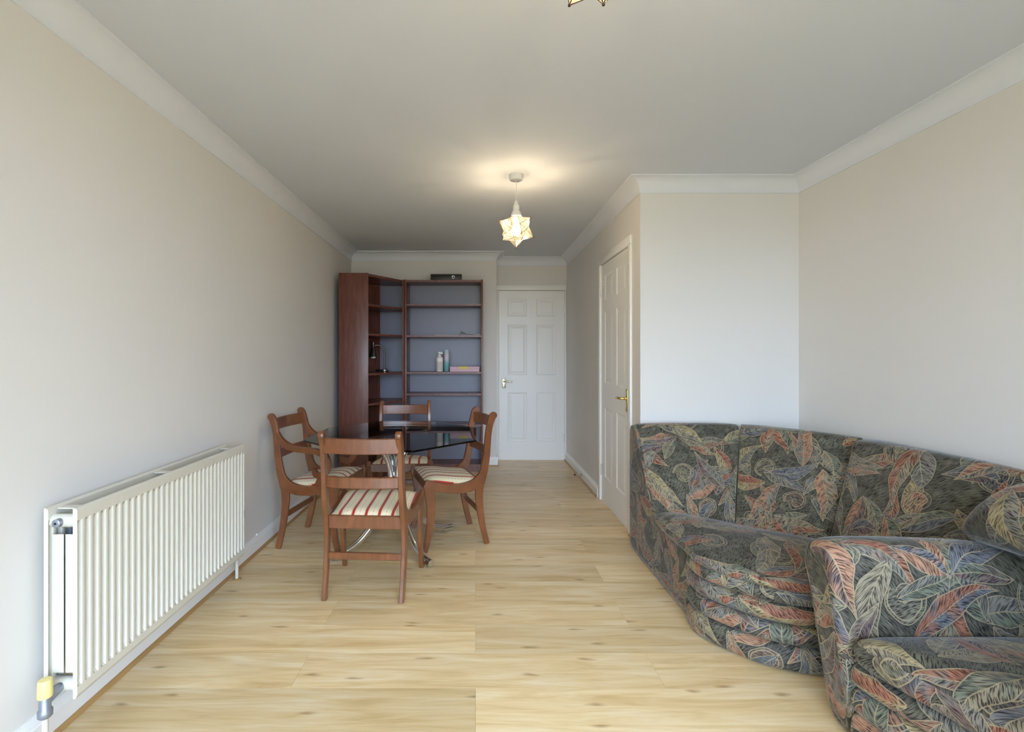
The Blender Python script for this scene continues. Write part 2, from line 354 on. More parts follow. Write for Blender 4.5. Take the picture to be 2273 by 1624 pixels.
    st = mt('MULTIPLY', mt('SUBTRACT', ns.outputs['Fac'], .40), 8.0, clamp=True)
    dark = mixc(N, L, 1.0, color, lin(120, 118, 126), 'MULTIPLY')
    color = mixc(N, L, st, dark, mixc(N, L, .12, color, lin(190, 180, 160)))
    color = mixc(N, L, mt('MULTIPLY', shade, .72), color, lin(36, 36, 46))
    color = mixc(N, L, mt('MULTIPLY', line, .80), color, lin(160, 145, 114))
    L.new(color, p.inputs['Base Color'])
    p.inputs['Roughness'].default_value = .65; p.inputs['Specular IOR Level'].default_value = .3
    p.inputs['Sheen Weight'].default_value = .28; p.inputs['Sheen Roughness'].default_value = .3; p.inputs['Sheen Tint'].default_value = (.95, .96, 1, 1)
    return m
M['floral'] = mat_floral()

def mat_can():
    m, nt, p = nt_mat('blue_printed_can'); N = nt.nodes; L = nt.links
    tc = N.new('ShaderNodeTexCoord'); sp = N.new('ShaderNodeSeparateXYZ'); L.new(tc.outputs['Object'], sp.inputs[0])
    nz = N.new('ShaderNodeTexNoise'); nz.inputs['Scale'].default_value = 25; L.new(tc.outputs['Object'], nz.inputs[0])
    a = N.new('ShaderNodeMath'); a.operation = 'MULTIPLY_ADD'; a.inputs[1].default_value = 0.06; L.new(nz.outputs['Fac'], a.inputs[0]); L.new(sp.outputs[2], a.inputs[2])
    r = N.new('ShaderNodeValToRGB'); e = r.color_ramp.elements
    e[0].position = 0.05; e[0].color = lin(120, 178, 186); e[1].position = 0.27; e[1].color = lin(170, 205, 210)
    q = e.new(0.12); q.color = lin(125, 185, 190); q = e.new(0.15); q.color = lin(205, 200, 220); q = e.new(0.2); q.color = lin(220, 205, 222)
    L.new(a.outputs[0], r.inputs[0]); L.new(r.outputs[0], p.inputs['Base Color']); p.inputs['Roughness'].default_value = 0.35
    return m
M['can'] = mat_can()
M['pinkbox'] = simple('pink_printed_card', lin(222, 186, 198), 0.6, noise=0.16, nscale=45)
M['yellowlab'] = simple('yellow_label', lin(222, 206, 96), 0.6, noise=0.05)

# ------------------------------------------------------------------ mesh helpers
def link(o, parent=None):
    COL.objects.link(o)
    if parent: o.parent = parent
    return o
def tag(o, label=None, cat=None, group=None, kind=None):
    if label: o['label'] = label
    if cat: o['category'] = cat
    if group: o['group'] = group
    if kind: o['kind'] = kind
    return o
def empty(name, loc=(0, 0, 0), rz=0, parent=None):
    o = bpy.data.objects.new(name, None); o.empty_display_size = 0.1; o.location = loc; o.rotation_euler = (0, 0, rz)
    return link(o, parent)
def mk(name, verts, faces, mat, parent=None, smooth=False, uvs=None, subsurf=0, bevel=0, bevel_seg=2, angle=None):
    me = bpy.data.meshes.new(name); me.from_pydata([tuple(v) for v in verts], [], faces)
    me.validate()
    bm = bmesh.new(); bm.from_mesh(me); bmesh.ops.recalc_face_normals(bm, faces=bm.faces)
    if bevel:
        ed = [e for e in bm.edges if len(e.link_faces) == 2 and e.calc_face_angle(0) > R(30)]
        bmesh.ops.bevel(bm, geom=ed, offset=bevel, segments=bevel_seg, profile=0.5, affect='EDGES', clamp_overlap=True)
    bm.to_mesh(me); bm.free()
    if mat is not None: me.materials.append(M[mat] if isinstance(mat, str) else mat)
    if smooth:
        for p in me.polygons: p.use_smooth = True
        if angle is not None:
            try: me.set_sharp_from_angle(angle=R(angle))
            except Exception: pass
    o = bpy.data.objects.new(name, me); link(o, parent)
    if subsurf:
        s = o.modifiers.new('soft', 'SUBSURF'); s.levels = subsurf; s.render_levels = subsurf
    return o
def boxdata(x0, x1, y0, y1, z0, z1):
    v = [(x0, y0, z0), (x1, y0, z0), (x1, y1, z0), (x0, y1, z0), (x0, y0, z1), (x1, y0, z1), (x1, y1, z1), (x0, y1, z1)]
    f = [(0, 3, 2, 1), (4, 5, 6, 7), (0, 1, 5, 4), (1, 2, 6, 5), (2, 3, 7, 6), (3, 0, 4, 7)]
    return v, f
def box(name, x0, x1, y0, y1, z0, z1, mat, parent=None, bevel=0, smooth=False):
    v, f = boxdata(x0, x1, y0, y1, z0, z1)
    return mk(name, v, f, mat, parent, bevel=bevel, smooth=bool(bevel) or smooth, angle=40)
def boxes(name, lst, mat, parent=None, bevel=0):
    V, F = [], []
    for b in lst:
        v, f = boxdata(*b); k = len(V); V += v; F += [tuple(i + k for i in q) for q in f]
    return mk(name, V, F, mat, parent, bevel=bevel)
def extrude_poly(name, poly, h0, h1, mat, parent=None, axis='z', bevel=0):
    """poly: 2D points. axis z -> (x,y); x -> (y,z); y -> (x,z)"""
    def P(a, b, h):
        return (a, b, h) if axis == 'z' else ((h, a, b) if axis == 'x' else (a, h, b))
    n = len(poly)
    V = [P(a, b, h0) for a, b in poly] + [P(a, b, h1) for a, b in poly]
    F = [tuple(range(n)), tuple(range(2 * n - 1, n - 1, -1))] + [(i, (i + 1) % n, (i + 1) % n + n, i + n) for i in range(n)]
    return mk(name, V, F, mat, parent, bevel=bevel, smooth=bool(bevel), angle=40)
def catmull(pts, n=8, closed=False):
    out = []; P = [Vector(p) for p in pts]; m = len(P)
    rng = range(m) if closed else range(m - 1)
    for i in rng:
        p0 = P[(i - 1) % m] if (closed or i > 0) else P[0] * 2 - P[1]
        p1 = P[i]; p2 = P[(i + 1) % m]
        p3 = P[(i + 2) % m] if (closed or i + 2 < m) else P[-1] * 2 - P[-2]
        for k in range(n):
            t = k / n
            out.append(0.5 * ((2 * p1) + (p2 - p0) * t + (2 * p0 - 5 * p1 + 4 * p2 - p3) * t * t + (-p0 + 3 * p1 - 3 * p2 + p3) * t ** 3))
    if not closed: out.append(P[-1].copy())
    return out
def tube(name, pts, r, mat, parent=None, seg=12, smooth=True, spline=0):
    P = catmull(pts, spline) if spline else [Vector(p) for p in pts]
    rad = r if isinstance(r, (list, tuple)) else [r] * len(P)
    if len(rad) != len(P):
        rad = [rad[min(len(rad) - 1, int(i * (len(rad) - 1) / (len(P) - 1) + 0.5))] for i in range(len(P))]
    V, F = [], []; up = None
    for i, p in enumerate(P):
        t = (P[min(i + 1, len(P) - 1)] - P[max(i - 1, 0)]).normalized()
        if up is None:
            up = Vector((0, 0, 1)) if abs(t.z) < 0.9 else Vector((1, 0, 0))
        a = t.cross(up).normalized(); b = a.cross(t).normalized(); up = b
        for k in range(seg):
            an = 2 * math.pi * k / seg
            V.append(p + (a * math.cos(an) + b * math.sin(an)) * rad[i])
    for i in range(len(P) - 1):
        for k in range(seg):
            F.append((i * seg + k, i * seg + (k + 1) % seg, (i + 1) * seg + (k + 1) % seg, (i + 1) * seg + k))
    F.append(tuple(range(seg))[::-1]); F.append(tuple((len(P) - 1) * seg + k for k in range(seg)))
    return mk(name, V, F, mat, parent, smooth=smooth, angle=50)
def lathe(name, prof, mat, parent=None, seg=24, at=(0, 0, 0), axis='z'):
    V, F = [], []
    for (r, z) in prof:
        for k in range(seg):
            a = 2 * math.pi * k / seg; x, y = r * math.cos(a), r * math.sin(a)
            p = (x, y, z) if axis == 'z' else ((z, x, y) if axis == 'x' else (x, z, y))
            V.append((p[0] + at[0], p[1] + at[1], p[2] + at[2]))
    for i in range(len(prof) - 1):
        for k in range(seg):
            F.append((i * seg + k, i * seg + (k + 1) % seg, (i + 1) * seg + (k + 1) % seg, (i + 1) * seg + k))
    F.append(tuple(range(seg))); F.append(tuple((len(prof) - 1) * seg + k for k in range(seg)))
    return mk(name, V, F, mat, parent, smooth=True, angle=45)
def copy_tree(o, parent=None):
    c = o.copy(); COL.objects.link(c); c.parent = parent
    for ch in list(o.children):
        copy_tree(ch, c)
    return c

# ------------------------------------------------------------------ the room
XL, XR, XC = -1.376, 2.091, 1.066       # left wall, right wall, corridor wall
YS, YD, YC, YW = 5.495, 5.80, 3.205, WIN_Y   # shelf wall, door wall, chimney-breast front, window wall
XS = 0.23; H = 2.366
st = lambda o: tag(o, kind='structure')
floor = st(box('floor', XL - .1, XR + .1, YW - .1, YD + .15, -0.06, -0.012, 'beading'))
PW, PLN = 0.215, 1.38
full = None
r0 = 2.037
k0 = int(math.floor((YW - r0) / PW)); k1 = int(math.ceil((YD + .1 - r0) / PW))
def plank_mesh(w, l):
    v, f = boxdata(0, l, 0, w, -0.012, 0.0)
    me = bpy.data.meshes.new('plank'); me.from_pydata(v, [], f)
    me.materials.append(M['floor']); return me
full = plank_mesh(PW - .0007, PLN - .0007); cut = {}
for k in range(k0, k1):
    y = r0 + k * PW; y1 = min(y + PW, YD + .1)
    xo = 0.0 if k % 2 == 0 else 0.695
    if k in (-1,): xo = 0.70
    j = -3
    while True:
        a = xo + j * PLN; b = a + PLN; j += 1
        if a > XR: break
        xr = XR if y < YC + 0.1 else 1.2
        a2, b2 = max(a, XL), min(b, xr)
        if b2 - a2 < 0.02: continue
        if y >= YD + .05: continue
        key = (round(b2 - a2, 3), round(y1 - y, 3))
        if key == (PLN, PW): me = full
        else:
            if key not in cut: cut[key] = plank_mesh(y1 - y - .0007, b2 - a2 - .0007)
            me = cut[key]
        o = bpy.data.objects.new('plank', me); o.location = (a2, y, 0); link(o, floor)
st(box('ceiling', XL - .1, XR + .1, YW - .1, YD + .15, H, H + .08, 'ceiling'))
st(box('wall_left', XL - .1, XL, YW - .1, YS, -.05, H, 'wall'))
st(box('wall_back', XL - .1, XS, YS, YD + .15, -.05, H, 'wall'))
DX0, DX1, DH = 0.277, 1.039, 1.985
st(boxes('wall_doorway', [(XS, DX0, YD, YD + .15, -.05, H), (DX1, XC + .12, YD, YD + .15, -.05, H), (DX0, DX1, YD, YD + .15, DH, H)], 'wall'))
EY0, EY1 = 3.4375, 4.20
st(boxes('wall_passage', [(XC, XC + .12, YC + .1, EY0, -.05, H), (XC, XC + .12, EY1, YD, -.05, H), (XC, XC + .12, EY0, EY1, DH, H)], 'wall'))
st(box('wall_chimney', XC, XR + .1, YC, YC + .1, -.05, H, 'wall'))
st(box('wall_right', XR, XR + .1, YW - .1, YC, -.05, H, 'wall'))
st(boxes('wall_window', [(XL, WIN[0], YW - .1, YW, -.05, H), (WIN[1], XR, YW - .1, YW, -.05, H), (WIN[0], WIN[1], YW - .1, YW, WIN[3], H), (WIN[0], WIN[1], YW - .1, YW, -.05, WIN[2])], 'wall'))
w = st(empty('window_1', (0, YW, 0)))
t_ = 0.06
for nm, b in (('frame_post', (WIN[0], WIN[0] + t_, -.08, -.02, WIN[2], WIN[3])), ('frame_post', (WIN[1] - t_, WIN[1], -.08, -.02, WIN[2], WIN[3])),
              ('frame_post', (0.32, 0.38, -.08, -.02, WIN[2] + t_, WIN[3] - t_)), ('frame_rail', (WIN[0] + t_, WIN[1] - t_, -.08, -.02, WIN[2], WIN[2] + t_)), ('frame_rail', (WIN[0] + t_, WIN[1] - t_, -.08, -.02, WIN[3] - t_, WIN[3]))):
    box(nm, *b, 'white', w, bevel=.004)
for a, b in ((WIN[0] + t_, .32), (.38, WIN[1] - t_)):
    box('pane', a, b, -.052, -.048, WIN[2] + t_, WIN[3] - t_, 'winglass', w)

# cornice and skirting follow the walls: list of (start, end, previous turn, next turn) on the wall face, room to the left of travel
path = [(XL, YW), (XL, YS), (XS, YS), (XS, YD), (XC, YD), (XC, YC), (XR, YC), (XR, YW)]
def inset_path(off):
    n = len(path); out = []
    for i, p in enumerate(path):
        p = Vector(p)
        d0 = (p - Vector(path[i - 1])).normalized() if i else None
        d1 = (Vector(path[i + 1]) - p).normalized() if i < n - 1 else None
        nrm = lambda d: Vector((d.y, -d.x))      # room side (travelling up the left wall the room lies to the right)
        if d0 is None: out.append(p + nrm(d1) * off)
        elif d1 is None: out.append(p + nrm(d0) * off)
        else: out.append(p + (nrm(d0) + nrm(d1)) * off)
    return out
def run(name, prof, segs, mat, z0=0.0, parent_of=None, smooth=True):
    """prof: list of (offset from wall, z) closed polygon"""
    objs = []
    rings = [inset_path(o) for o, z in prof]
    for nm, i in segs:
        n = len(prof); V = []
        for j in (i, i + 1):
            for k in range(n):
                V.append((rings[k][j].x, rings[k][j].y, prof[k][1] + z0))
        F = [(k, (k + 1) % n, (k + 1) % n + n, k + n) for k in range(n)] + [tuple(range(n)), tuple(range(2 * n - 1, n - 1, -1))]
        o = mk(nm, V, F, mat, parent_of[i] if parent_of else None, smooth=smooth, angle=35)
        objs.append((i, o))
    return dict(objs)
CV = 0.082
prof = [(0, -CV - .012), (.007, -CV - .012), (.007, -CV)]
for k in range(9):
    a = math.pi / 2 * k / 8
    prof.append((.007 + (CV - .007) * (1 - math.cos(a)), -CV + (CV - .008) * math.sin(a)))
prof += [(CV + .004, -.008), (CV + .004, 0), (0, 0)]
for i, o in run('', prof, [('trim_%d' % (i + 1), i) for i in range(7)], 'cornice', H).items(): st(o)
sk = [(0, 0), (.018, 0), (.018, .070), (.015, .073), (.015, .077), (.012, .086), (.007, .094), (.006, .100), (0, .100)]
sknames = ['left', 'back', 'step', 'doorway', 'passage', 'chimney', 'right']
# skirting pieces are clipped at doors, so build them as straight pieces
def skirt(side, a, b, nrm):
    """a->b straight run on wall, nrm: into room"""
    a, b, nn = Vector(a), Vector(b), Vector(nrm)
    V = []
    for p in (a, b):
        for (o, z) in sk: V.append((p.x + nn.x * o, p.y + nn.y * o, z))
    n = len(sk)
    F = [(k, (k + 1) % n, (k + 1) % n + n, k + n) for k in range(n)] + [tuple(range(n)), tuple(range(2 * n - 1, n - 1, -1))]
    ob = st(mk('baseboard_' + side, V, F, 'white', None, smooth=True, angle=35))
    q = [(.018, 0)] + [(.018 + .014 * math.cos(x), .014 * math.sin(x)) for x in [R(d) for d in (0, 22, 45, 68, 90)]]
    V = []
    for p in (a, b):
        for (o, z) in q: V.append((p.x + nn.x * o, p.y + nn.y * o, z))
    n = len(q)
    F = [(k, (k + 1) % n, (k + 1) % n + n, k + n) for k in range(n)] + [tuple(range(n)), tuple(range(2 * n - 1, n - 1, -1))]
    mk('beading', V, F, 'beading', ob, smooth=True, angle=50)
skirt('left', (XL, YW), (XL, YS), (1, 0))
skirt('back', (XL, YS), (XS + .018, YS), (0, -1))
skirt('step', (XS, YS - .018), (XS, YD - .02), (1, 0))
skirt('passage', (XC, EY1 + .07), (XC, YD), (-1, 0))
skirt('corner', (XC, YC - .018), (XC, EY0 - .07), (-1, 0))
skirt('chimney', (XC - .018, YC), (XR, YC), (0, -1))
skirt('right', (XR, YW), (XR, YC), (-1, 0))

def door(n, mtx, hinge_right, handle_mat, arch_sides):
    """local: x across 0..0.762, z up, -y towards the room; face at y=0"""
    W, HH = 0.762, 1.981
    d = st(empty('door_%d' % n)); d.matrix_world = mtx
    cols = ((.100, .325), (.437, .662)); rows = ((.216, .791), (.994, 1.586), (1.681, 1.888))
    b = []
    xs = [0, .100, .325, .437, .662, W]; zs = [.001, .216, .791, .994, 1.586, 1.681, 1.888, HH]
    for i in range(5):
        for j in range(7):
            if i in (1, 3) and j in (1, 3, 5): continue
            b.append((xs[i], xs[i + 1], 0, .04, zs[j], zs[j + 1]))
    # leaf: one slab with six sunk fields
    V, F = [], []
    idx = {}
    def vid(i, j, s):
        key = (i, j, s)
        if key not in idx:
            idx[key] = len(V); V.append((xs[i], 0 if s == 0 else .04, zs[j]))
        return idx[key]
    for i in range(5):
        for j in range(7):
            if i in (1, 3) and j in (1, 3, 5):
                for (p, q) in (((i, j), (i + 1, j)), ((i + 1, j), (i + 1, j + 1)), ((i + 1, j + 1), (i, j + 1)), ((i, j + 1), (i, j))):
                    F.append((vid(*p, 0), vid(*q, 0), vid(*q, 1), vid(*p, 1)))
                continue
            F.append((vid(i, j, 0), vid(i + 1, j, 0), vid(i + 1, j + 1, 0), vid(i, j + 1, 0)))
            F.append((vid(i, j, 1), vid(i, j + 1, 1), vid(i + 1, j + 1, 1), vid(i + 1, j, 1)))
    for j in range(7):
        F.append((vid(0, j, 0), vid(0, j + 1, 0), vid(0, j + 1, 1), vid(0, j, 1))); F.append((vid(5, j, 0), vid(5, j, 1), vid(5, j + 1, 1), vid(5, j + 1, 0)))
    for i in range(5):
        F.append((vid(i, 0, 0), vid(i, 0, 1), vid(i + 1, 0, 1), vid(i + 1, 0, 0))); F.append((vid(i, 7, 0), vid(i + 1, 7, 0), vid(i + 1, 7, 1), vid(i, 7, 1)))
    mk('door_leaf', V, F, 'white', d)
    for (a, c) in cols:
        for (e, g) in rows:
            rings = [(0, .000), (.010, .006), (.020, .007), (.045, .002), (.050, .002)]
            V, F = [], []
            for (ins, dep) in rings:
                V += [(a + ins, dep, e + ins), (c - ins, dep, e + ins), (c - ins, dep, g - ins), (a + ins, dep, g - ins)]
            for r_ in range(len(rings) - 1):
                for k in range(4): F.append((r_ * 4 + k, r_ * 4 + (k + 1) % 4, r_ * 4 + 4 + (k + 1) % 4, r_ * 4 + 4 + k))
            F.append(tuple(range((len(rings) - 1) * 4, len(rings) * 4)))
            mk('panel', V, F, 'white', d)
    box('door_rebate', -.02, W + .02, .046, .056, -.01, HH + .02, 'white', d)  # added board closing the opening, blocks sky light leaking past the leaf
    # architrave
    aw = .062
    def arch(x0, x1, z0, z1, vert):
        box('architrave', x0, x1, -.018, 0.0, z0, z1, 'white', d, bevel=.006)
    for s in arch_sides:
        if s == 'l': arch(-arch_sides['l'] - .003, -.003, 0, HH + .006, 1)
        if s == 'r': arch(W + .003, W + .003 + arch_sides['r'], 0, HH + .006, 1)
        if s == 't': arch(-arch_sides['l'] - .003, W + .003 + arch_sides['r'], HH + .006, HH + .006 + aw, 0)
    hx = W if hinge_right else 0
    for hz in (.26, 1.76):
        tube('hinge', [(hx, -.004, hz - .045), (hx, -.004, hz + .045)], .006, 'chrome', d, seg=10)
    kx = .055 if hinge_right else W - .055
    sgn = 1 if hinge_right else -1
    hd = empty('handle', (kx, 0, .92), parent=d)
    hz0, hz1 = (-.078, .035) if n == 1 else (-.095, .065)
    box('handle_plate', -.021, .021, -.007, 0, hz0, hz1, handle_mat, hd, bevel=.003)
    for zz in (hz0 + .014, hz1 - .012):
        lathe('screw', [(.005, 0), (.005, -.002), (.003, -.003)], handle_mat, hd, seg=10, at=(0, -.007, zz), axis='y')
    tube('lever', [(0, -.007, 0), (0, -.030, 0), (.006 * sgn, -.046, 0), (.022 * sgn, -.053, 0), (.06 * sgn, -.053, .002), (.095 * sgn, -.052, -.003)],
         [.009, .008, .009, .009, .007, .008], handle_mat, hd, seg=12, spline=4)
    lathe('lever_collar', [(.013, 0), (.013, -.006), (.009, -.012)], handle_mat, hd, seg=16, at=(0, -.007, 0), axis='y')
    return d
d1 = door(1, Matrix.Translation((DX0, YD + .004, 0)), True, 'nickel', {'l': .043, 'r': .018, 't': 0})
d2 = door(2, Matrix.Translation((XC + .004, EY1, 0)) @ Matrix.Rotation(R(-90), 4, 'Z'), False, 'brass', {'l': .060, 'r': .060, 't': 0})

# ------------------------------------------------------------------ pendant star lights
PHI = (1 + 5 ** .5) / 2
def star_lamp(loc, label, spin, watts):
    root = empty('pendant_light', loc); tag(root, label, 'light', 'star pendant lights')
    lathe('ceiling_rose', [(.0, 0), (.046, 0), (.046, -.010), (.043, -.030), (.036, -.034), (.008, -.036)], 'plastic', root, seg=32)
    zc = -.342; Rr = .122
    tube('cord', [(0, 0, -.034), (0, 0, zc + .172)], .003, 'plastic', root, seg=8)
    lathe('lamp_holder', [(.006, .060), (.011, .055), (.014, .035), (.020, .030), (.021, .002), (.017, 0)], 'plastic', root, seg=20, at=(0, 0, zc + .118))
    lathe('top_cap', [(.034, .080), (.032, .092), (.026, .108), (.018, .121), (.016, .119), (.024, .105), (.029, .091), (.031, .080)], 'plastic', root, seg=24, at=(0, 0, zc))
    shade = empty('star_shade', (0, 0, zc), spin, root)
    # apexes = icosahedron with a vertex straight up; core = dodecahedron
    ap = [Vector((0, 0, 1))]
    el = math.atan(.5)
    for k in range(5): ap.append(Vector((math.cos(el) * math.cos(R(72 * k)), math.cos(el) * math.sin(R(72 * k)), math.sin(el))))
    for k in range(5): ap.append(Vector((math.cos(el) * math.cos(R(72 * k + 36)), math.cos(el) * math.sin(R(72 * k + 36)), -math.sin(el))))
    ap.append(Vector((0, 0, -1)))
    core = {}
    for i in range(12):
        for j in range(i + 1, 12):
            for k in range(j + 1, 12):
                if ap[i].dot(ap[j]) > .4 and ap[j].dot(ap[k]) > .4 and ap[i].dot(ap[k]) > .4:
                    core[(i, j, k)] = (ap[i] + ap[j] + ap[k]).normalized() * .655
    lead = []
    for i in range(12):
        mine = [(key, v) for key, v in core.items() if i in key]
        ax = ap[i]; u = (Vector((1, 0, 0)) if abs(ax.x) < .8 else Vector((0, 1, 0))).cross(ax).normalized(); v_ = ax.cross(u)
        mine.sort(key=lambda q: math.atan2(q[1].dot(v_), q[1].dot(u)))
        tip = ap[i]
        if i == 0: tip = ap[0] * .98
        for k in range(5):
            a, b = mine[k][1], mine[(k + 1) % 5][1]
            n_ = (a - tip).cross(b - tip).normalized()
            c0 = (a + b + tip) / 3
            pts = [c0 + (q - c0) * .985 for q in (tip, a, b)]
            V = [q * Rr for q in pts] + [q * Rr - n_ * .0012 for q in pts]
            mk('pane', V, [(0, 1, 2), (5, 4, 3), (0, 3, 4, 1), (1, 4, 5, 2), (2, 5, 3, 0)], 'pane', shade)
            lead.append((tip * Rr, a * Rr)); lead.append((a * Rr, b * Rr))
    V, F = [], []
    done = set()
    def addbar(p, q, r_):
        key = tuple(sorted([tuple(round(c, 4) for c in p), tuple(round(c, 4) for c in q)]))
        if key in done: return
        done.add(key)
        t = (q - p).normalized(); up = Vector((0, 0, 1)) if abs(t.z) < .9 else Vector((1, 0, 0))
        a = t.cross(up).normalized() * r_; b = a.cross(t).normalized() * r_
        k = len(V)
        for e in (p, q):
            for s in range(6): V.append(e + a * math.cos(s * math.pi / 3) + b * math.sin(s * math.pi / 3))
        for s in range(6): F.append((k + s, k + (s + 1) % 6, k + 6 + (s + 1) % 6, k + 6 + s))
        F.append(tuple(k + s for s in range(6))); F.append(tuple(k + 11 - s for s in range(6)))
    for p, q in lead: addbar(p, q, .0012)
    mk('leading', V, F, 'lead', shade)
    for i in range(1, 12):
        lathe('tip_cap', [(.0, -.003), (.003, -.002), (.0032, .001), (.0, .003)], 'lead', shade, seg=8, at=tuple(ap[i] * Rr))
    lathe('bulb', [(.0, -.042), (.016, -.038), (.027, -.024), (.030, -.006), (.025, .014), (.015, .034), (.013, .060)], 'bulb', root, seg=20, at=(0, 0, zc))
    ld = bpy.data.lights.new('bulb_glow', 'POINT'); ld.energy = watts; ld.color = (1.0, .86, .66); ld.shadow_soft_size = .035
    lo = bpy.data.objects.new('bulb_glow', ld); lo.location = (0, 0, zc); link(lo, root)
    return root
star_lamp((.258, 3.14, H), 'lit leaded-glass star pendant hanging in full view in mid-room', R(31), 34)
star_lamp((.248, .960, H), 'lit leaded-glass star pendant cropped by the top edge of the picture', R(8), 36)

# ------------------------------------------------------------------ bookcases
def bookcase():
    X0, X1, Y0, Y1, Z1 = -.744, .078, 5.198, 5.478, 2.02
    t = .02
    r = empty('bookcase', (X0, Y0, 0)); tag(r, 'tall dark brown open bookcase against the far wall, next to the white door', 'bookcase')
    w_, d_ = X1 - X0, Y1 - Y0
    box('side_panel', 0, t, 0, d_, 0, Z1, 'shelf', r, bevel=.001); box('side_panel', w_ - t, w_, 0, d_, 0, Z1, 'shelf', r, bevel=.001)
    box('top_board', t, w_ - t, .004, d_, Z1 - .026, Z1 - .004, 'shelf', r)
    box('back_board', t, w_ - t, d_ - .006, d_, .06, Z1 - .026, 'shelfback', r)
    for z in (1.756, 1.427, 1.042, .816, .49):
        box('shelf', t + .001, w_ - t - .001, .006, d_ - .007, z - .011, z + .009, 'shelf', r)
    box('bottom_board', t, w_ - t, .004, d_ - .006, .06, .082, 'shelf', r)
    box('plinth', t, w_ - t, .025, .04, 0, .06, 'shelf', r)
    for z in (.60, .72, 1.2, 1.3, 1.55, 1.65):
        for x in (t, w_ - t):
            pass
    lathe('shelf_peg', [(.004, 0), (.004, .012), (.002, .013)], 'chrome', r, seg=8, at=(w_ - t - .013, .05, .765), axis='x')
    # corner unit
    A = Vector((-1.352, 4.775)); B = Vector((-1.034, 4.775)); C = Vector((-.747, 5.20)); D = Vector((-.747, 5.478)); E = Vector((-1.06, 5.478)); F_ = Vector((-1.352, 5.19))
    A.x = -1.318
    F_.x = -1.318; F_.y = 5.225
    q = empty('corner_bookcase', (B.x, B.y, 0)); tag(q, 'tall dark red corner bookcase with slanted open front beside the left wall', 'bookcase')
    o = Vector((B.x, B.y))
    P = lambda *v: [tuple(x - o) for x in v]
    extrude_poly('side_panel', P(A, B, B + Vector((0, .02)), A + Vector((0, .02))), 0, Z1, 'shelf', q, bevel=.001)
    extrude_poly('side_panel', P(C + Vector((-.02, -.012)), C, D, D + Vector((-.02, 0))), 0, Z1 - .002, 'shelf', q, bevel=.001)
    extrude_poly('back_board', P(D + Vector((-.02, 0)), E, E + Vector((0, -.006)), D + Vector((-.02, -.006))), .06, Z1 - .03, 'shelfback', q)
    extrude_poly('back_panel', P(E, F_, F_ + Vector((.006, -.006)), E + Vector((.006, -.006))), .06, Z1 - .03, 'shelf', q)
    extrude_poly('back_panel', P(F_, A + Vector((0, .02)), A + Vector((.006, .02)), F_ + Vector((.006, -.004))), .06, Z1 - .03, 'shelf', q)
    inner = P(A + Vector((.007, .021)), B + Vector((-.003, .021)), C + Vector((-.021, .02)), D + Vector((-.021, -.008)), E + Vector((.004, -.012)), F_ + Vector((.008, -.008)))
    extrude_poly('top_board', inner, Z1 - .028, Z1 - .004, 'shelf', q)
    for z in (1.715, 1.428, 1.040, .747, .40):
        extrude_poly('shelf', inner, z - .011, z + .009, 'shelf', q)
    extrude_poly('bottom_board', inner, .06, .082, 'shelf', q)
    extrude_poly('plinth', P(B + Vector((-.005, .045)), C + Vector((-.025, .045)), C + Vector((-.04, .055)), B + Vector((-.02, .055))), 0, .06, 'shelf', q)
bookcase()
# things on the shelves
r = empty('media_box', (-.31, 5.30, 2.016)); tag(r, 'black oblong electronic box with a round eye on top of the bookcase', 'box')
box('case', -.165, .165, -.06, .06, 0, .068, 'black', r, bevel=.003)
lathe('lens_ring', [(.0165, 0), (.0165, -.004), (.011, -.004), (.011, -.001)], 'chrome', r, seg=20, at=(.075, -.06, .036), axis='y')
lathe('lens', [(.011, 0), (.008, -.002), (.002, -.003)], 'hole', r, seg=16, at=(.075, -.0605, .036), axis='y')
zs = 1.052
r = empty('pump_bottle', (-.384, 5.30, zs)); tag(r, 'white pump dispenser bottle standing on the bookcase shelf', 'bottle')
lathe('body', [(.034, 0), (.037, .003), (.037, .142), (.034, .150), (.020, .158), (.018, .164)], 'plastic', r, seg=28)
lathe('label', [(.0375, .02), (.0375, .105)], 'paper', r, seg=28)
lathe('collar', [(.019, .160), (.019, .178), (.012, .182)], 'plastic', r, seg=20)
lathe('pump_stem', [(.008, .18), (.008, .193)], 'plastic', r, seg=12)
v, f = boxdata(-.014, .034, -.010, .010, .192, .206)
v = [(a, b, c - (.006 if a > 0 and c < .2 else 0) + (.004 if a < 0 and c > .2 else 0)) for a, b, c in v]
mk('pump_head', v, f, 'plastic', r, bevel=.003)
r = empty('spray_can', (-.308, 5.30, zs)); tag(r, 'slim pale blue aerosol can beside the white pump bottle', 'can')
lathe('body', [(.025, 0), (.027, .003), (.027, .195), (.025, .200)], 'can', r, seg=28)
lathe('cap', [(.025, .1995), (.0262, .201), (.0262, .228), (.024, .233), (.0, .2335)], 'can', r, seg=28)
r = empty('gift_box', (-.115, 5.31, zs)); tag(r, 'flat pink patterned box with yellow label lying on the bookcase shelf', 'box')
box('carton', -.155, .155, -.09, .09, 0, .038, 'pinkbox', r, bevel=.002); box('lid', -.158, .158, -.093, .093, .036, .056, 'pinkbox', r, bevel=.002)
box('yellow_sticker', -.055, .028, -.0945, -.0925, .030, .0565, 'yellowlab', r)
zs = 1.437
o = box('booklet', -.27, -.02, -.09, .09, 0, .005, 'paper', None, bevel=.0008); o.location = (-.16, 5.33, zs); tag(o, 'thin white booklet lying flat on the upper bookcase shelf', 'booklet')
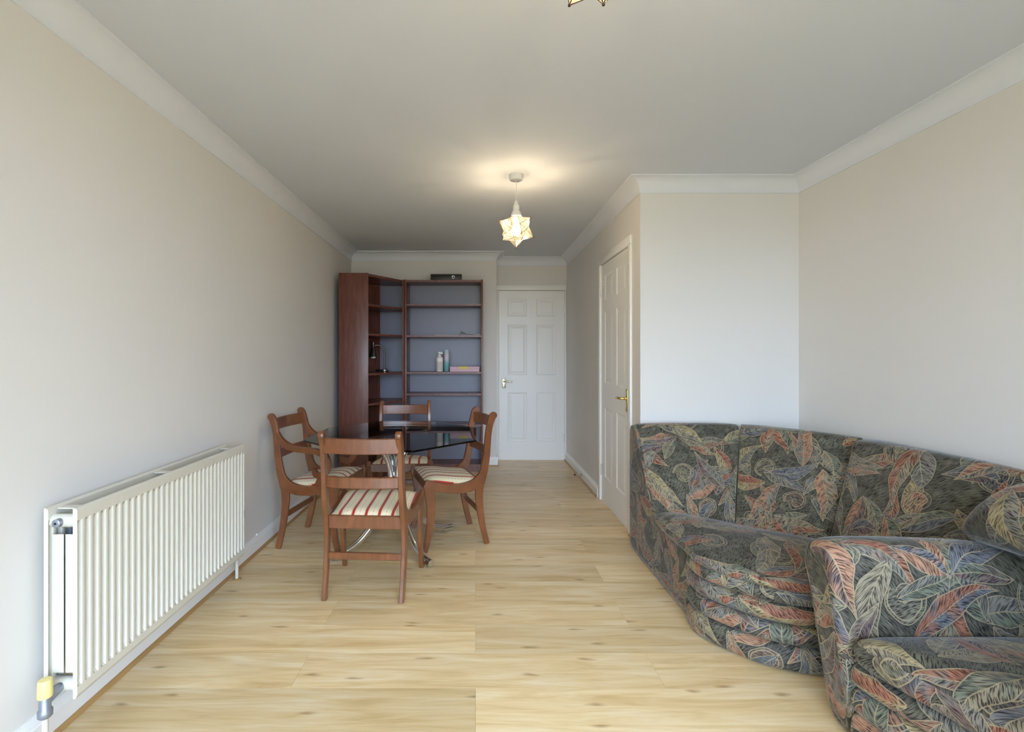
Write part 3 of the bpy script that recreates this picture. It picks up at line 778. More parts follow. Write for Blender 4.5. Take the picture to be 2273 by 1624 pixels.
# curled brochure
V, F = [], []
n = 14
for i in range(n + 1):
    s = i / n; x = s * .215; z = .004 + .022 * math.exp(-((s - .06) / .16) ** 2) + .016 * (1 - s) * .8
    V += [(x, -.09, z), (x, .09, z), (x, .09, z + .003), (x, -.09, z + .003)]
for i in range(n):
    for k in range(4): F.append((i * 4 + k, i * 4 + (k + 1) % 4, i * 4 + 4 + (k + 1) % 4, i * 4 + 4 + k))
F += [(0, 1, 2, 3), (n * 4 + 3, n * 4 + 2, n * 4 + 1, n * 4)]
r = mk('brochure', V, F, 'paper', None, smooth=True, angle=40); r.location = (-.16, 5.30, zs + .001); tag(r, 'curled white brochure at the right end of the upper bookcase shelf', 'brochure')
box('lower_pages', .005, .21, -.085, .085, 0, .004, 'paper', r)
# desk lamp
r = empty('desk_lamp', (-.965, 5.25, 1.0495)); tag(r, 'black and chrome gooseneck desk lamp on a corner bookcase shelf', 'lamp')
lathe('base', [(.040, 0), (.042, .004), (.042, .022), (.036, .027), (.010, .028)], 'chrome', r, seg=28)
tube('gooseneck', [(0, 0, .026), (0, 0, .12), (.002, 0, .19), (-.012, -.004, .245), (-.045, -.012, .278), (-.080, -.02, .282), (-.10, -.024, .272)], .009, 'gun', r, seg=12, spline=6)
sh = lathe('shade', [(.013, .070), (.016, .068), (.016, .018), (.020, .005), (.044, -.075), (.046, -.085), (.043, -.085), (.018, .002)], 'gun', r, seg=28, at=(-.112, -.03, .245))
lathe('bulb', [(.012, .0), (.024, -.05), (.030, -.075), (.026, -.098), (.0, -.108)], 'plastic', r, seg=20, at=(-.112, -.03, .245))
lathe('switch', [(.006, 0), (.006, .006), (.003, .008)], 'black', r, seg=10, at=(.02, -.01, .027))
tube('plug', [(-.055, -.01, .016), (-.075, -.03, .016), (-.03, -.05, .012)], .013, 'black', r, seg=10, spline=3)
tube('flex', [(-.04, -.045, .012), (-.045, -.095, .012), (-.046, -.118, -.005), (-.052, -.12, -.07), (-.058, -.118, -.14)], .0025, 'black', r, seg=6, spline=5)
# wire on the wall above the corner bookcase
o = tube('wall_cable', [(-1.368, 5.470, H - .10), (-1.360, 5.40, 2.20), (-1.335, 5.30, 2.10), (-1.328, 5.20, 2.021)], .0025, 'paper', None, seg=6, spline=6); tag(o, 'thin pale cable hanging in the corner above the corner bookcase', 'cable')

# ------------------------------------------------------------------ radiator
def radiator():
    Y0, Y1, z0, z1 = 1.547, 2.662, .150, .745
    XB, XF = -1.338, -1.243
    r = empty('radiator', (XB, Y0, 0)); tag(r, 'long cream double-panel radiator on the left wall', 'radiator')
    Ln = Y1 - Y0; nf = 33; per = Ln / (nf + .35)
    def panel(nm, x, s):
        prof = []   # along y: (y, depth)
        y = per * .35 / 2 + .0
        prof.append((0, 0))
        for k in range(nf):
            a = per * (.175 + k)
            prof += [(a + per * .15, 0), (a + per * .30, -.0085), (a + per * .40, -.0095), (a + per * .60, -.0095), (a + per * .70, -.0085), (a + per * .85, 0)] if False else \
                    [(a + per * .02, -.012), (a + per * .28, -.012), (a + per * .42, -.001), (a + per * .50, 0), (a + per * .72, 0), (a + per * .80, -.001), (a + per * .96, -.012)]
        prof.append((Ln, 0))
        zl = [0, .018, .030, .050, .060, Ln]
        rows = [(z0, 0, 1), (z0 + .012, 0, 0), (z0 + .038, 0, 0), (z0 + .052, 1, 0), (z1 - .052, 1, 0), (z1 - .038, 0, 0), (z1 - .006, 0, 0), (z1, 0, 1)]
        V, F = [], []
        n = len(prof)
        for (z, f_, inn) in rows:
            for (yy, dd) in prof: V.append((x + s * (dd * f_ - .006 * inn), yy, z))
        for j in range(len(rows) - 1):
            for i in range(n - 1): F.append((j * n + i, j * n + i + 1, (j + 1) * n + i + 1, (j + 1) * n + i))
        # back skin
        k = len(V)
        for (z, f_, inn) in (rows[0], rows[-1]):
            for yy in (0, Ln): V.append((x - s * .014, yy, z))
        F.append((k, k + 1, k + 3, k + 2))
        F.append((0, n - 1, k + 1, k)); t0 = (len(rows) - 1) * n; F.append((t0, t0 + n - 1, k + 3, k + 2))
        F.append(tuple([j * n for j in range(len(rows))] + [k + 2, k])); F.append(tuple([j * n + n - 1 for j in range(len(rows))] + [k + 3, k + 1]))
        return mk(nm, V, F, 'rad', r, smooth=True, angle=25)
    d_ = XF - XB
    panel('front_panel', d_, 1)
    panel('back_panel', .004, 1)
    # end closure plates and the slot between the convector sheets
    for (yy, nm) in ((.012, 'end_plate'), (Ln - .013, 'end_plate')):
        box(nm, .006, .042, yy, yy + .002, z0 + .075, z1 - .085, 'rad', r)
        box(nm, .048, d_ - .012, yy, yy + .002, z0 + .075, z1 - .085, 'rad', r)
    for x in (.036, .050):
        V, F = [], []; n = 0
        yy = .03; i = 0
        while yy < Ln - .03:
            off = (.006 if x < .04 else -.006) * (1 if (i // 2) % 2 else -1)
            V += [(x + off * .5, yy, z0 + .07), (x + off * .5, yy, z1 - .075)]
            if n: F.append((2 * n - 2, 2 * n, 2 * n + 1, 2 * n - 1))
            n += 1; i += 1; yy += .012
        mk('convector_fins', V, F, 'galv', r)
    # end blocks joining the two panels at the four corners
    for yy in (.002, Ln - .047):
        for zz in (z0 + .035, z1 - .045):
            tube('end_block', [(.0, yy + .024, zz), (d_ - .010, yy + .024, zz)], .021, 'rad', r, seg=18)
    for k, yy in enumerate((Ln * .46, Ln * .93, .035)):
        box('bracket_bar', .002, d_ - .006, yy, yy + .03, z1 - .012, z1 - .008, 'rad', r)
    lathe('vent_cap', [(.013, .0), (.013, -.014), (.010, -.016), (.004, -.016), (.004, -.010)], 'galv', r, seg=18, at=(.034, .006, z1 - .045), axis='y')
    lathe('vent_core', [(.004, 0), (.003, -.003)], 'hole', r, seg=10, at=(.034, -.009, z1 - .045), axis='y')
    # near-end valve
    vz = z0 + .035
    tube('valve_tail', [(.036, .01, vz), (.036, -.008, vz), (.036, -.018, vz - .004), (.036, -.040, vz - .012)], [.012, .016, .014, .012], 'galv', r, seg=14)
    lathe('valve_body', [(.014, -.045), (.019, -.040), (.019, -.022), (.015, -.018), (.015, .016), (.012, .022)], 'galv', r, seg=18, at=(.036, -.048, vz - .012))
    lathe('valve_cap', [(.019, .018), (.020, .022), (.0185, .066), (.016, .070), (.0, .071)], 'yellowcap', r, seg=18, at=(.036, -.048, vz - .012))
    tube('pipe', [(.036, -.048, vz - .05), (.036, -.048, 0)], .0085, 'rad', r, seg=12)
    tube('pipe', [(.036, Ln + .02, vz), (.036, Ln + .038, vz - .01), (.036, Ln + .042, vz - .03), (.036, Ln + .042, 0)], .0085, 'rad', r, seg=12)
    lathe('pipe_collar', [(.024, 0), (.024, .004), (.010, .009)], 'beading', r, seg=20, at=(.036, Ln + .042, 0))
    lathe('pipe_collar', [(.024, 0), (.024, .004), (.010, .009)], 'beading', r, seg=20, at=(.036, -.048, 0))
    lathe('lockshield_cap', [(.014, -.03), (.014, .03), (.010, .034)], 'yellowcap', r, seg=16, at=(.036, Ln + .042, vz + .0))
radiator()
r = empty('power_socket', (XL, 2.87, .30)); tag(r, 'small wall socket on the left wall just past the radiator', 'socket')
box('face_plate', 0, .009, -.043, .043, -.043, .043, 'plastic', r, bevel=.002)
box('plug', .009, .030, -.02, .02, -.025, .025, 'black', r, bevel=.004)
o = box('cable_clip', 0, .012, -.012, .012, 0, .012, 'plastic', None, bevel=.003); o.location = (XL + .006, 3.10, .100); tag(o, 'tiny white clip on the left skirting board beyond the radiator', 'clip')
r = empty('door_stop', (XC - .018, 4.90, .045)); tag(r, 'small metal door stop on the passage skirting board', 'door stop')
lathe('flange', [(.014, 0), (.014, -.004), (.008, -.007)], 'nickel', r, seg=16, axis='x')
tube('rod', [(-.004, 0, 0), (-.06, 0, 0)], .006, 'nickel', r, seg=12)
lathe('rubber_tip', [(.008, -.058), (.009, -.062), (.009, -.072), (.006, -.075)], 'lead', r, seg=12, axis='x')

# ------------------------------------------------------------------ dining chairs
def ribbon(name, pts, widths, x0, x1, mat, parent, n=7, bev=.004, closed_cap=True, taper=None):
    """a board following a curve in the (y,z) plane, thickness x0..x1"""
    P = catmull([(0, a, b) for a, b in pts], n)
    m = len(P); W = []
    for i in range(m):
        s = i / n; k = min(int(s), len(widths) - 2); f_ = s - k
        f_ = f_ * f_ * (3 - 2 * f_)
        W.append(widths[k] * (1 - f_) + widths[k + 1] * f_)
    V, F = [], []
    for i, p in enumerate(P):
        t = (P[min(i + 1, m - 1)] - P[max(i - 1, 0)]).normalized(); nn = Vector((0, -t.z, t.y)); h = W[i] / 2
        b = min(bev, h * .4)
        dx = 0
        if taper: dx = taper[0] + (taper[1] - taper[0]) * i / (m - 1)
        for (sx, sn) in ((x0, -h + b), (x0 + b, -h), (x1 - b, -h), (x1, -h + b), (x1, h - b), (x1 - b, h), (x0 + b, h), (x0, h - b)):
            V.append((sx + dx, p.y + nn.y * sn, p.z + nn.z * sn))
    for i in range(m - 1):
        for k in range(8): F.append((i * 8 + k, i * 8 + (k + 1) % 8, i * 8 + 8 + (k + 1) % 8, i * 8 + 8 + k))
    F.append(tuple(range(8))); F.append(tuple((m - 1) * 8 + k for k in range(7, -1, -1)))
    return mk(name, V, F, mat, parent, smooth=True, angle=30)
def curved_rail(name, xa, xb, y, z0, z1, th, bow, parent, mat='mahog', n=12, ztop_bow=0.0):
    V, F = [], []
    b = .004
    for i in range(n + 1):
        s = i / n; x = xa + (xb - xa) * s; q = 4 * s * (1 - s); yy = y - bow * q
        for (dy, z) in ((0, z0 + b), (b, z0), (th - b, z0), (th, z0 + b), (th, z1 - b), (th - b, z1), (b, z1), (0, z1 - b)):
            V.append((x, yy + dy, z + (ztop_bow * q if z > (z0 + z1) / 2 else 0)))
    for i in range(n):
        for k in range(8): F.append((i * 8 + k, i * 8 + (k + 1) % 8, i * 8 + 8 + (k + 1) % 8, i * 8 + 8 + k))
    F.append(tuple(range(8))); F.append(tuple(n * 8 + k for k in range(7, -1, -1)))
    return mk(name, V, F, mat, parent, smooth=True, angle=30)
def make_chair(name, arms):
    r = empty(name)
    rs, fs, T = .195, .225, .026      # half spacing of the side frames at rear and front, board thickness
    for s in (-1, 1):
        # every board of a side frame is sheared outward towards the front
        def skew(o):
            for v in o.data.vertices:
                v.co.x += s * (rs + (fs - rs) * max(-.15, min(1.05, v.co.y / .40)))
            o.data.update(); return o
        skew(ribbon('back_post', [(.050, .395), (.024, .470), (.006, .560), (-.002, .640), (-.008, .710), (-.018, .765), (-.034, .815), (-.046, .838)],
                    [.062, .052, .046, .043, .042, .042, .046, .040], -T / 2, T / 2, 'mahog', r))
        o = lathe('scroll_end', [(.020, -T / 2 - .0005), (.0225, -T / 2 + .003), (.0225, T / 2 - .003), (.020, T / 2 + .0005)], 'mahog', r, seg=20, at=(0, -.046, .832), axis='x'); skew(o)
        skew(ribbon('leg', [(.047, .415), (.056, .335), (.054, .270), (.044, .190), (.026, .095), (.002, .0)], [.058, .054, .048, .043, .038, .036], -T / 2 + .0014, T / 2 - .0014, 'mahog', r))
        skew(ribbon('side_rail', [(.008, .540), (.030, .462), (.072, .405), (.125, .382), (.195, .377), (.28, .386), (.36, .405), (.418, .428)],
                    [.020, .048, .064, .066, .062, .058, .060, .050], -T / 2 + .0006, T / 2 - .0006, 'mahog', r))
        skew(ribbon('leg', [(.398, .420), (.382, .330), (.378, .250), (.384, .160), (.398, .080), (.418, .0)], [.062, .064, .054, .046, .038, .034], -T / 2 + .0014, T / 2 - .0014, 'mahog', r))
        if arms:
            skew(ribbon('arm', [(-.012, .745), (.012, .700), (.050, .662), (.110, .640), (.190, .630), (.270, .624), (.325, .600), (.348, .555), (.338, .510), (.305, .478), (.268, .482), (.252, .510)],
                        [.028, .036, .042, .040, .036, .036, .038, .040, .040, .042, .036, .026], -T / 2 - .004, T / 2 + .004, 'mahog', r))
            skew(ribbon('arm_support', [(.312, .488), (.300, .455), (.292, .415)], [.034, .046, .064], -T / 2, T / 2, 'mahog', r))
    curved_rail('top_rail', -rs + .008, rs - .008, -.040, .742, .818, .020, .030, r)
    curved_rail('cross_rail', -rs + .008, rs - .008, -.008, .565, .622, .016, .022, r)
    curved_rail('seat_rail', -rs + .010, rs - .010, .040, .345, .412, .020, .0, r)
    curved_rail('seat_rail', -fs + .008, fs - .008, .392, .372, .432, .020, .0, r)
    curved_rail('stretcher', -rs + .010, rs - .010, .034, .190, .226, .018, .0, r)
    # drop-in seat
    nx, ny = 14, 12
    V, F = [], []
    for j in range(ny + 1):
        v_ = j / ny; y = .052 + (.408 - .052) * v_
        half = (rs + (fs - rs) * y / .40) - T / 2 - .002
        zedge = .410 + .026 * v_ - .016 * math.sin(math.pi * min(1, v_ * 1.15)) * (1 - v_)
        for i in range(nx + 1):
            u = i / nx * 2 - 1
            c = (1 - abs(u) ** 3.2) ** .6 * (1 - abs(2 * v_ - 1) ** 3.6) ** .6 if abs(u) < 1 and 0 < v_ < 1 else 0
            V.append((u * half, y, zedge + .034 * c))
    n1 = nx + 1
    for j in range(ny):
        for i in range(nx): F.append((j * n1 + i, j * n1 + i + 1, (j + 1) * n1 + i + 1, (j + 1) * n1 + i))
    k = len(V)
    rim = [i for i in range(n1)] + [j * n1 + nx for j in range(1, ny + 1)] + [ny * n1 + i for i in range(nx - 1, -1, -1)] + [j * n1 for j in range(ny - 1, 0, -1)]
    for a in rim: V.append((V[a][0], V[a][1], V[a][2] - .028))
    for q in range(len(rim)): F.append((rim[q], rim[(q + 1) % len(rim)], k + (q + 1) % len(rim), k + q))
    F.append(tuple(range(k, k + len(rim))))
    mk('seat', V, F, 'stripe', r, smooth=True, angle=60)
    return r
def place(o, x, y, face, label):
    o.location = (x, y, 0); o.rotation_euler = (0, 0, R(face - 90)); tag(o, label, 'chair', 'mahogany dining chairs'); return o
c1 = make_chair('dining_chair', False)
c2 = copy_tree(c1); c3 = copy_tree(c1); c4 = make_chair('dining_armchair', True)
place(c1, -.561, 2.464, 86.6, 'mahogany dining chair with striped seat, its back to the camera, in front of the table')
place(c2, .018, 3.415, 197, 'mahogany dining chair with striped seat facing the table from the doorway side')
place(c3, -.572, 4.03, -87, 'mahogany dining chair with striped seat between the glass table and the bookcase')
place(c4, -1.228, 3.34, -8, 'mahogany dining armchair with scrolled arms and striped seat beside the left wall')

# ------------------------------------------------------------------ glass table
def table():
    cx, cy_ = -.50, 3.17
    r = empty('dining_table', (cx, cy_, 0)); tag(r, 'octagonal smoked glass dining table on curved chrome tube legs', 'table')
    zt = .730
    poly = [(.18, -.60), (.505, -.275), (.505, .215), (.20, .565), (-.20, .565), (-.505, .215), (-.505, -.275), (-.18, -.60)]
    extrude_poly('glass_top', poly, zt - .010, zt, 'glass', r)
    hx, hy = -.02, .04
    for k in range(4):
        a = R(-53 + 90 * k); c, s = math.cos(a), math.sin(a)
        pr = [(.44, .023), (.36, .030), (.25, .075), (.145, .18), (.07, .31), (.034, .41), (.033, .47), (.055, .56), (.11, .645), (.19, .695), (.235, .706)]
        pts = [(hx + c * q, hy + s * q, z) for q, z in pr]
        tube('leg', pts, .021, 'chrome', r, seg=16, spline=6)
        lathe('glass_pad', [(.022, .0), (.024, .003), (.024, .010), (.020, .0135)], 'chrome', r, seg=18, at=(hx + c * .232, hy + s * .232, zt - .0238))
    lathe('hub_ring', [(.030, .40), (.034, .405), (.034, .475), (.030, .48)], 'chrome', r, seg=24, at=(hx, hy, 0))
table()

# ------------------------------------------------------------------ upholstered furniture
def loft(name, rings, mat, parent, closed=True, sub=2, uoff=0.0, voff=0.0, caps=True, uscale=1.0):
    """rings: list of rings (same count) of 3D points; closed ring. UVs in metres: u across rings, v around."""
    n = len(rings[0]); m = len(rings)
    V = [Vector(p) for rg in rings for p in rg]
    # v coordinate: mean cumulative length around; u: mean cumulative along
    vs = [0.0]
    for k in range(n):
        vs.append(vs[-1] + sum((V[i * n + (k + 1) % n] - V[i * n + k]).length for i in range(m)) / m)
    us = [0.0]
    for i in range(m - 1):
        us.append(us[-1] + sum((V[(i + 1) * n + k] - V[i * n + k]).length for k in range(n)) / n * uscale)
    F, UV = [], []
    kr = n if closed else n - 1
    for i in range(m - 1):
        for k in range(kr):
            F.append((i * n + k, i * n + (k + 1) % n, (i + 1) * n + (k + 1) % n, (i + 1) * n + k))
            UV.append([(us[i], vs[k]), (us[i], vs[k + 1]), (us[i + 1], vs[k + 1]), (us[i + 1], vs[k])])
    if caps:
        for (i, rev) in ((0, True), (m - 1, False)):
            c = sum((V[i * n + k] for k in range(n)), Vector()) / n
            # planar coordinates of the cap
            a1 = (V[i * n] - c).normalized(); nn = Vector()
            for k in range(n): nn += (V[i * n + k] - c).cross(V[i * n + (k + 1) % n] - c)
            nn.normalize(); zz = Vector((0, 0, 1)); b2 = (zz - nn * zz.dot(nn))
            b2 = b2.normalized() if b2.length > .1 else Vector((0, 1, 0)); b1 = b2.cross(nn)
            ci = len(V); V.append(c)
            mid = {}
            for k in range(n):
                V.append(c + (V[i * n + k] - c) * .80); mid[k] = len(V) - 1
            pu = lambda p: ((p - c).dot(b1) + .3, (p - c).dot(b2) + .3)
            for k in range(n):
                k2 = (k + 1) % n
                q = [i * n + k, i * n + k2, mid[k2], mid[k]]; t3 = [mid[k], mid[k2], ci]
                if rev: q = q[::-1]; t3 = t3[::-1]
                F.append(tuple(q)); UV.append([pu(V[x]) for x in q]); F.append(tuple(t3)); UV.append([pu(V[x]) for x in t3])
    me = bpy.data.meshes.new(name); me.from_pydata([tuple(v) for v in V], [], F)
    uvl = me.uv_layers.new(name='UVMap'); li = 0
    for f_, uv in zip(F, UV):
        for (a, b) in uv:
            uvl.data[li].uv = (a + uoff, b + voff); li += 1
    for p in me.polygons: p.use_smooth = True
    me.materials.append(M[mat])
    o = bpy.data.objects.new(name, me); link(o, parent)
    bm = bmesh.new(); bm.from_mesh(me); bmesh.ops.recalc_face_normals(bm, faces=bm.faces); bm.to_mesh(me); bm.free()
    if sub:
        s = o.modifiers.new('soft', 'SUBSURF'); s.levels = sub; s.render_levels = sub
    return o
def lerp(a, b, t): return Vector(a) * (1 - t) + Vector(b) * t
def resample(pts, n):
    P = catmull([(p[0], p[1], 0) for p in pts], 12); L = [0]
    for i in range(1, len(P)): L.append(L[-1] + (P[i] - P[i - 1]).length)
    out = []
    for k in range(n):
        s = L[-1] * k / (n - 1); i = max(j for j in range(len(L)) if L[j] <= s + 1e-9); i = min(i, len(L) - 2)
        f_ = (s - L[i]) / max(1e-9, L[i + 1] - L[i]); out.append(P[i].lerp(P[i + 1], f_).to_2d())
    return out
def offset_curve(pts, d):
    out = []
    for i, p in enumerate(pts):
        t = (pts[min(i + 1, len(pts) - 1)] - pts[max(i - 1, 0)]).normalized()
        out.append(p + Vector((t.y, -t.x)) * d)
    return out
def back_section(name, parent, B0, B1, T0, T1, K0, K1, zb, zt, uoff, bulge=.035, n=7, O=Vector((0, 0, 0)), over=0.0, ends=(.05, .05)):
    """B: lower front edge, T: upper front edge, K: rear line (plan points)"""
    rings = []
    for i in range(n):
        t = i / (n - 1)
        e = 1 - abs(2 * t - 1) ** 4
        pin = .007 * (abs(2 * t - 1) ** 6)
        B, T, K = lerp(B0, B1, t), lerp(T0, T1, t), lerp(K0, K1, t)
        fwd = (B - K); fwd.normalize()
        rg = []
        for s in (0, .05, .25, .5, .72, .88, .96):
            q = B.lerp(T, s ** 1.05); z = zb + (zt - .045 - zb) * s
            q = q + fwd * (bulge * e * math.sin(math.pi * min(1, s * .92 + .04)) - pin)
            rg.append((q.x, q.y, z))
        Tt = T + fwd * (over - pin)
        rg.append(tuple((Tt + fwd * .004).to_2d()) + (zt - .022 - pin,))
        rg.append(tuple((Tt - fwd * .018).to_2d()) + (zt - .002 - pin,))
        mid = T.lerp(K, .55); rg.append((mid.x, mid.y, zt + .002 * e - pin))
        kk = K + fwd * .015; rg.append((kk.x, kk.y, zt - .008 - pin)); rg.append((K.x, K.y, zt - .035)); rg.append((K.x, K.y, zb)); 
        m2 = B.lerp(K, .5); rg.append((m2.x, m2.y, zb))
        rings.append([Vector(p) - O for p in rg])
    # tighten the ends
    def ext(a, b, f_): return [p + (q - p) * f_ for p, q in zip(a, b)]
    rings = [rings[0], ext(rings[0], rings[1], ends[0])] + rings[1:-1] + [ext(rings[-1], rings[-2], ends[1]), rings[-1]]
    return loft(name, rings, 'floral', parent, uoff=uoff, voff=.0)
def roll(name, parent, curve, zc, rz, rout, O, uoff, flat=.0):
    """an upholstered band along a plan curve, bulging outward"""
    rings = []
    for i, p in enumerate(curve):
        t = (curve[min(i + 1, len(curve) - 1)] - curve[max(i - 1, 0)]).normalized(); nn = Vector((t.y, -t.x))   # outward set by caller's direction
        rg = []
        for (a, z) in ((-.05, -rz), (.0, -rz), (rout * .75, -rz * .75), (rout, -rz * .1), (rout * .8, rz * .7), (.0, rz), (-.05, rz)):
            q = p + nn * a; rg.append(Vector((q.x, q.y, zc + z)) - O)
        rings.append(rg)
    return loft(name, rings, 'floral', parent, uoff=uoff, voff=zc * 1.0, sub=2)
def slab(name, parent, outline, z0, z1, O, uoff=0, crown=.03, edge=.035):
    """cushion from a plan outline: rings from the bottom to the crown"""
    c = sum((Vector(p) for p in outline), Vector((0, 0))) / len(outline)
    def ring(ins, z):
        rg = []
        for p in outline:
            p = Vector(p); d = (c - p); L = d.length
            q = p + d * min(.95, ins / L); rg.append(Vector((q.x, q.y, z)) - O)
        return rg
    h = z1 - z0
    levels = [(edge, z0), (.004, z0 + .008), (-.006, z0 + h * .45), (.004, z1 - .016), (.028, z1 - .003), (.10, z1 + crown * .45), (.20, z1 + crown * .85), (.32, z1 + crown)]
    rings = [ring(*l) for l in levels]
    n = len(outline)
    V = [p for rg in rings for p in rg]; F, UV = [], []
    acc = [0.0]
    for k in range(n): acc.append(acc[-1] + (Vector(outline[(k + 1) % n]) - Vector(outline[k])).length)
    cen = len(V); V.append(Vector((c.x, c.y, z1 + crown)) - O); cen0 = len(V); V.append(Vector((c.x, c.y, z0)) - O)
    pu = lambda p: (p.x + uoff, p.y)
    for i in range(len(rings) - 1):
        for k in range(n):
            q = (i * n + k, i * n + (k + 1) % n, (i + 1) * n + (k + 1) % n, (i + 1) * n + k); F.append(q)
            if i < 3:
                UV.append([(acc[k] + uoff, levels[i][1]), (acc[k + 1] + uoff, levels[i][1]), (acc[k + 1] + uoff, levels[i + 1][1]), (acc[k] + uoff, levels[i + 1][1])])
            else: UV.append([pu(V[x]) for x in q])
    i = len(rings) - 1
    for k in range(n):
        q = (i * n + k, i * n + (k + 1) % n, cen); F.append(q); UV.append([pu(V[x]) for x in q])
        q = ((k + 1) % n, k, cen0); F.append(q); UV.append([pu(V[x]) for x in q])
    me = bpy.data.meshes.new(name); me.from_pydata([tuple(v) for v in V], [], F)
    uvl = me.uv_layers.new(name='UVMap'); li = 0
    for uv in UV:
        for ab in uv: uvl.data[li].uv = ab; li += 1
    for p in me.polygons: p.use_smooth = True
    me.materials.append(M['floral']); o = bpy.data.objects.new(name, me); link(o, parent)
    bm = bmesh.new(); bm.from_mesh(me); bmesh.ops.recalc_face_normals(bm, faces=bm.faces); bm.to_mesh(me); bm.free()
    s = o.modifiers.new('soft', 'SUBSURF'); s.levels = 2; s.render_levels = 2
    return o
def board(name, parent, poly3, thick, O, uoff=0):
    """upright upholstered board; poly3 outline in a vertical plane, thick vector"""
    tv = Vector(thick); rings = []
    for f_ in (0, .12, .88, 1):
        sc = .988 if f_ in (0, 1) else 1
        c = sum((Vector(p) for p in poly3), Vector()) / len(poly3)
        rings.append([c + (Vector(p) - c) * sc + tv * f_ - O for p in poly3])
    return loft(name, rings, 'floral', parent, uoff=uoff, sub=1)

def corner_sofa():
    O = Vector((1.5, 2.6, 0))
    r = empty('corner_sofa', O); tag(r, 'curved corner sofa in dark leaf-pattern velour against the chimney wall', 'sofa')
    front = resample([(.995, 2.27), (.990, 2.16), (1.055, 2.06), (1.135, 1.975), (1.225, 1.925), (1.33, 1.90), (1.50, 1.885), (1.68, 1.88)], 20)
    # outward normal of this travel direction (down then right): (t.y,-t.x) points left/down = outward
    for k, (zc, rz, ro, off) in enumerate(((.052, .052, .022, .012), (.140, .040, .030, .004), (.218, .040, .032, .0), (.288, .034, .034, .0))):
        roll('front_roll', r, offset_curve(front, off), zc, rz, ro, O, .13 * k)
    seat = [tuple(p) for p in offset_curve(front, .028)] + [(1.72, 2.05), (1.70, 2.26), (1.62, 2.36), (1.48, 2.46), (1.35, 2.56), (1.20, 2.68), (1.08, 2.76), (1.00, 2.76), (.972, 2.68), (.965, 2.55), (.962, 2.40)]
    slab('seat_cushion', r, seat, .305, .365, O, .2, crown=.030)
    # base box under the seat and backs
    base = [(1.03, 2.28), (1.06, 2.14), (1.15, 2.02), (1.26, 1.96), (1.70, 1.93), (2.06, 1.90), (2.06, 3.17), (1.05, 3.17)]
    loft('base', [[Vector((x, y, z)) - O for x, y in base] for z in (.012, .04, .28, .315)], 'floral', r, sub=0)
    zt = .80
    C = Vector
    back_section('back_section', r, C((.990, 2.735)), C((1.325, 2.535)), C((1.005, 3.045)), C((1.615, 3.035)), C((1.015, 3.185)), C((1.66, 3.185)), .30, zt, .0, O=O)
    back_section('back_section', r, C((1.325, 2.535)), C((1.625, 2.295)), C((1.620, 3.030)), C((1.965, 2.565)), C((1.70, 3.175)), C((2.075, 2.64)), .30, zt, .64, O=O)
    back_section('back_section', r, C((1.565, 2.225)), C((1.725, 1.895)), C((1.895, 2.500)), C((1.985, 1.785)), C((2.080, 2.60)), C((2.080, 1.785)), .30, zt + .004, 1.15, O=O, bulge=.055, ends=(.28, .05))
    # left side panel
    prof = [(2.27, .010), (2.55, .010), (2.85, .010), (3.17, .010), (3.183, .03), (3.185, .35), (3.185, .74), (3.17, .785), (3.10, .79), (3.05, .76), (2.99, .66), (2.90, .53), (2.80, .40), (2.73, .325), (2.60, .31), (2.42, .305), (2.29, .30), (2.262, .27), (2.255, .15), (2.258, .03)]
    board('side_panel', r, [(.985, y, z) for y, z in prof], (.045, 0, 0), O, .3)
corner_sofa()

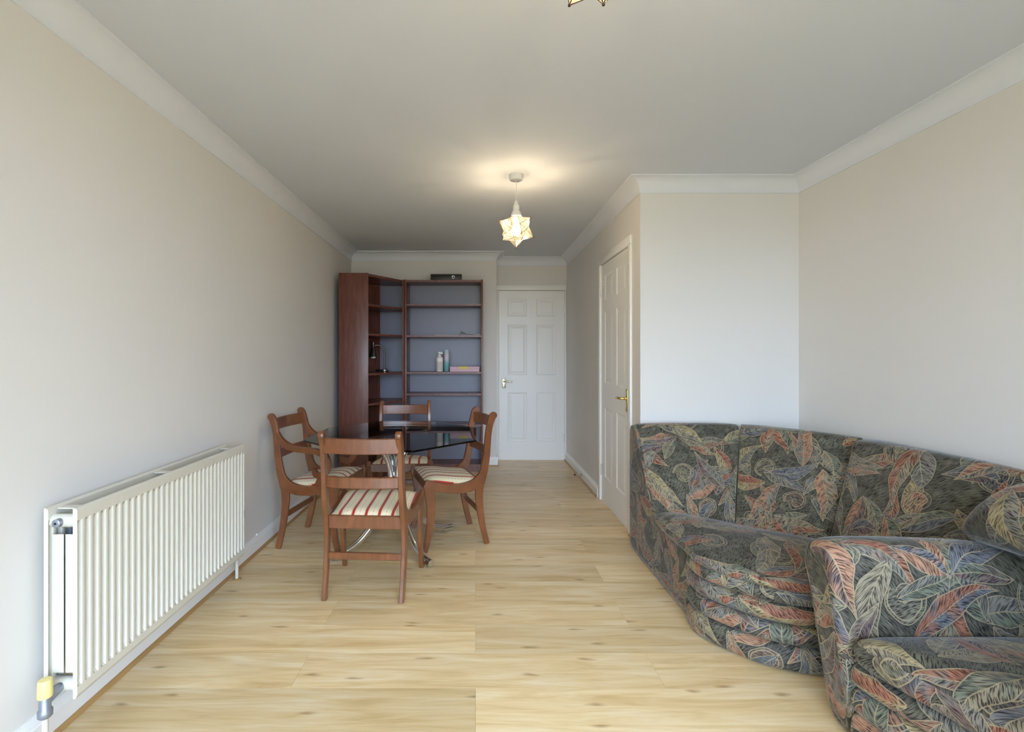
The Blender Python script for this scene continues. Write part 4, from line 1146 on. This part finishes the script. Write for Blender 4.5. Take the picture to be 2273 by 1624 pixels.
def armchair():
    O = Vector((1.6, 1.2, 0))
    r = empty('upholstered_armchair', O); tag(r, 'armchair in grey leaf-pattern velour in the foreground, its seat lit by the window', 'armchair')
    # far arm: loft along x (front to back) of a rounded upright section between y=1.70 (outer) and y=1.55 (inner)
    def arm(yo, yi, nm):
        s = 1 if yo > yi else -1
        rings = []
        for (x, zt, wid, fw) in ((1.165, .575, .6, 0), (1.168, .600, .85, 0), (1.185, .615, 1, 0), (1.26, .622, 1, 0), (1.42, .616, 1, 0), (1.58, .612, 1, 0), (1.72, .600, 1, 0), (1.80, .56, 1, 0), (1.83, .50, .95, 0)):
            yc = (yo + yi) / 2; h = abs(yo - yi) / 2 * wid
            rg = []
            for (a, z) in ((-.92, .012), (-.97, .20), (-.98, .40), (-1.02, .47), (-1.22, .505), (-1.26, zt - .055), (-1.0, zt - .015), (-.45, zt), (.25, zt + .002), (.75, zt - .012), (1.0, zt - .05), (1.06, zt - .11), (1.0, .36), (1.0, .20), (.95, .012), (0, .012)):
                fx = 0
                if x < 1.25: fx = (.035 - .075 * min(1, z / .5)) * (1 if x < 1.2 else .5)
                rg.append(Vector((x + fx, yc - s * a * h, z)) - O)
            rings.append(rg)
        loft(nm, rings, 'floral', r, sub=2, uoff=.05, voff=.22)
    arm(1.70, 1.560, 'arm')
    arm(.66, .80, 'arm')
    front = resample([(1.20, 1.558), (1.215, 1.48), (1.25, 1.36), (1.285, 1.22), (1.30, 1.08), (1.29, .95), (1.27, .85), (1.25, .81)], 16)
    front_r = front
    for k, (zc, rz, ro, off) in enumerate(((.055, .055, .020, .01), (.145, .042, .030, .0), (.225, .040, .032, .0))):
        # travel is towards the camera (-y); (t.y,-t.x) with t=(0,-1) is (-1,0): outward
        roll('front_roll', r, offset_curve(front_r, off), zc, rz, ro, O, .3 + .17 * k)
    seat = [tuple(p) for p in offset_curve(front_r, .040)] + [(1.50, .81), (1.80, .82), (1.80, 1.0), (1.80, 1.2), (1.80, 1.4), (1.80, 1.545), (1.62, 1.556), (1.45, 1.557), (1.32, 1.558)]
    slab('seat_cushion', r, seat, .268, .358, O, .1, crown=.03)
    loft('base', [[Vector((x, y, z)) - O for x, y in ((1.24, 1.555), (1.30, 1.2), (1.28, .81), (1.95, .81), (1.95, 1.555))] for z in (.012, .05, .25, .275)], 'floral', r, sub=0)
    # back frame
    back_section('back', r, Vector((1.735, 1.555)), Vector((1.735, .80)), Vector((1.84, 1.60)), Vector((1.84, .76)), Vector((2.00, 1.64)), Vector((2.00, .72)), .275, .80, .2, O=O, bulge=.02)
    # overhanging back pillow
    rings = []
    n = 13
    for i in range(n):
        t = i / (n - 1); y = 1.675 + (.69 - 1.675) * t
        e = (1 - abs(2 * t - 1) ** 4.0) ** .5 if 0 < t < 1 else .16
        cx, cz = 1.69, .725 + .01 * e
        rx, rz = .135 * (.35 + .65 * e), .135 * (.30 + .70 * e)
        rg = []
        for k in range(12):
            a = 2 * math.pi * k / 12
            rg.append(Vector((cx - .02 * math.sin(a) + rx * math.cos(a) + .06 * (math.sin(a) > 0) * math.sin(a), y, cz - .10 * (1 - e) + rz * math.sin(a))) - O)
        rings.append(rg)
    loft('back_pillow', rings, 'floral', r, uoff=.42, voff=.1)
armchair()
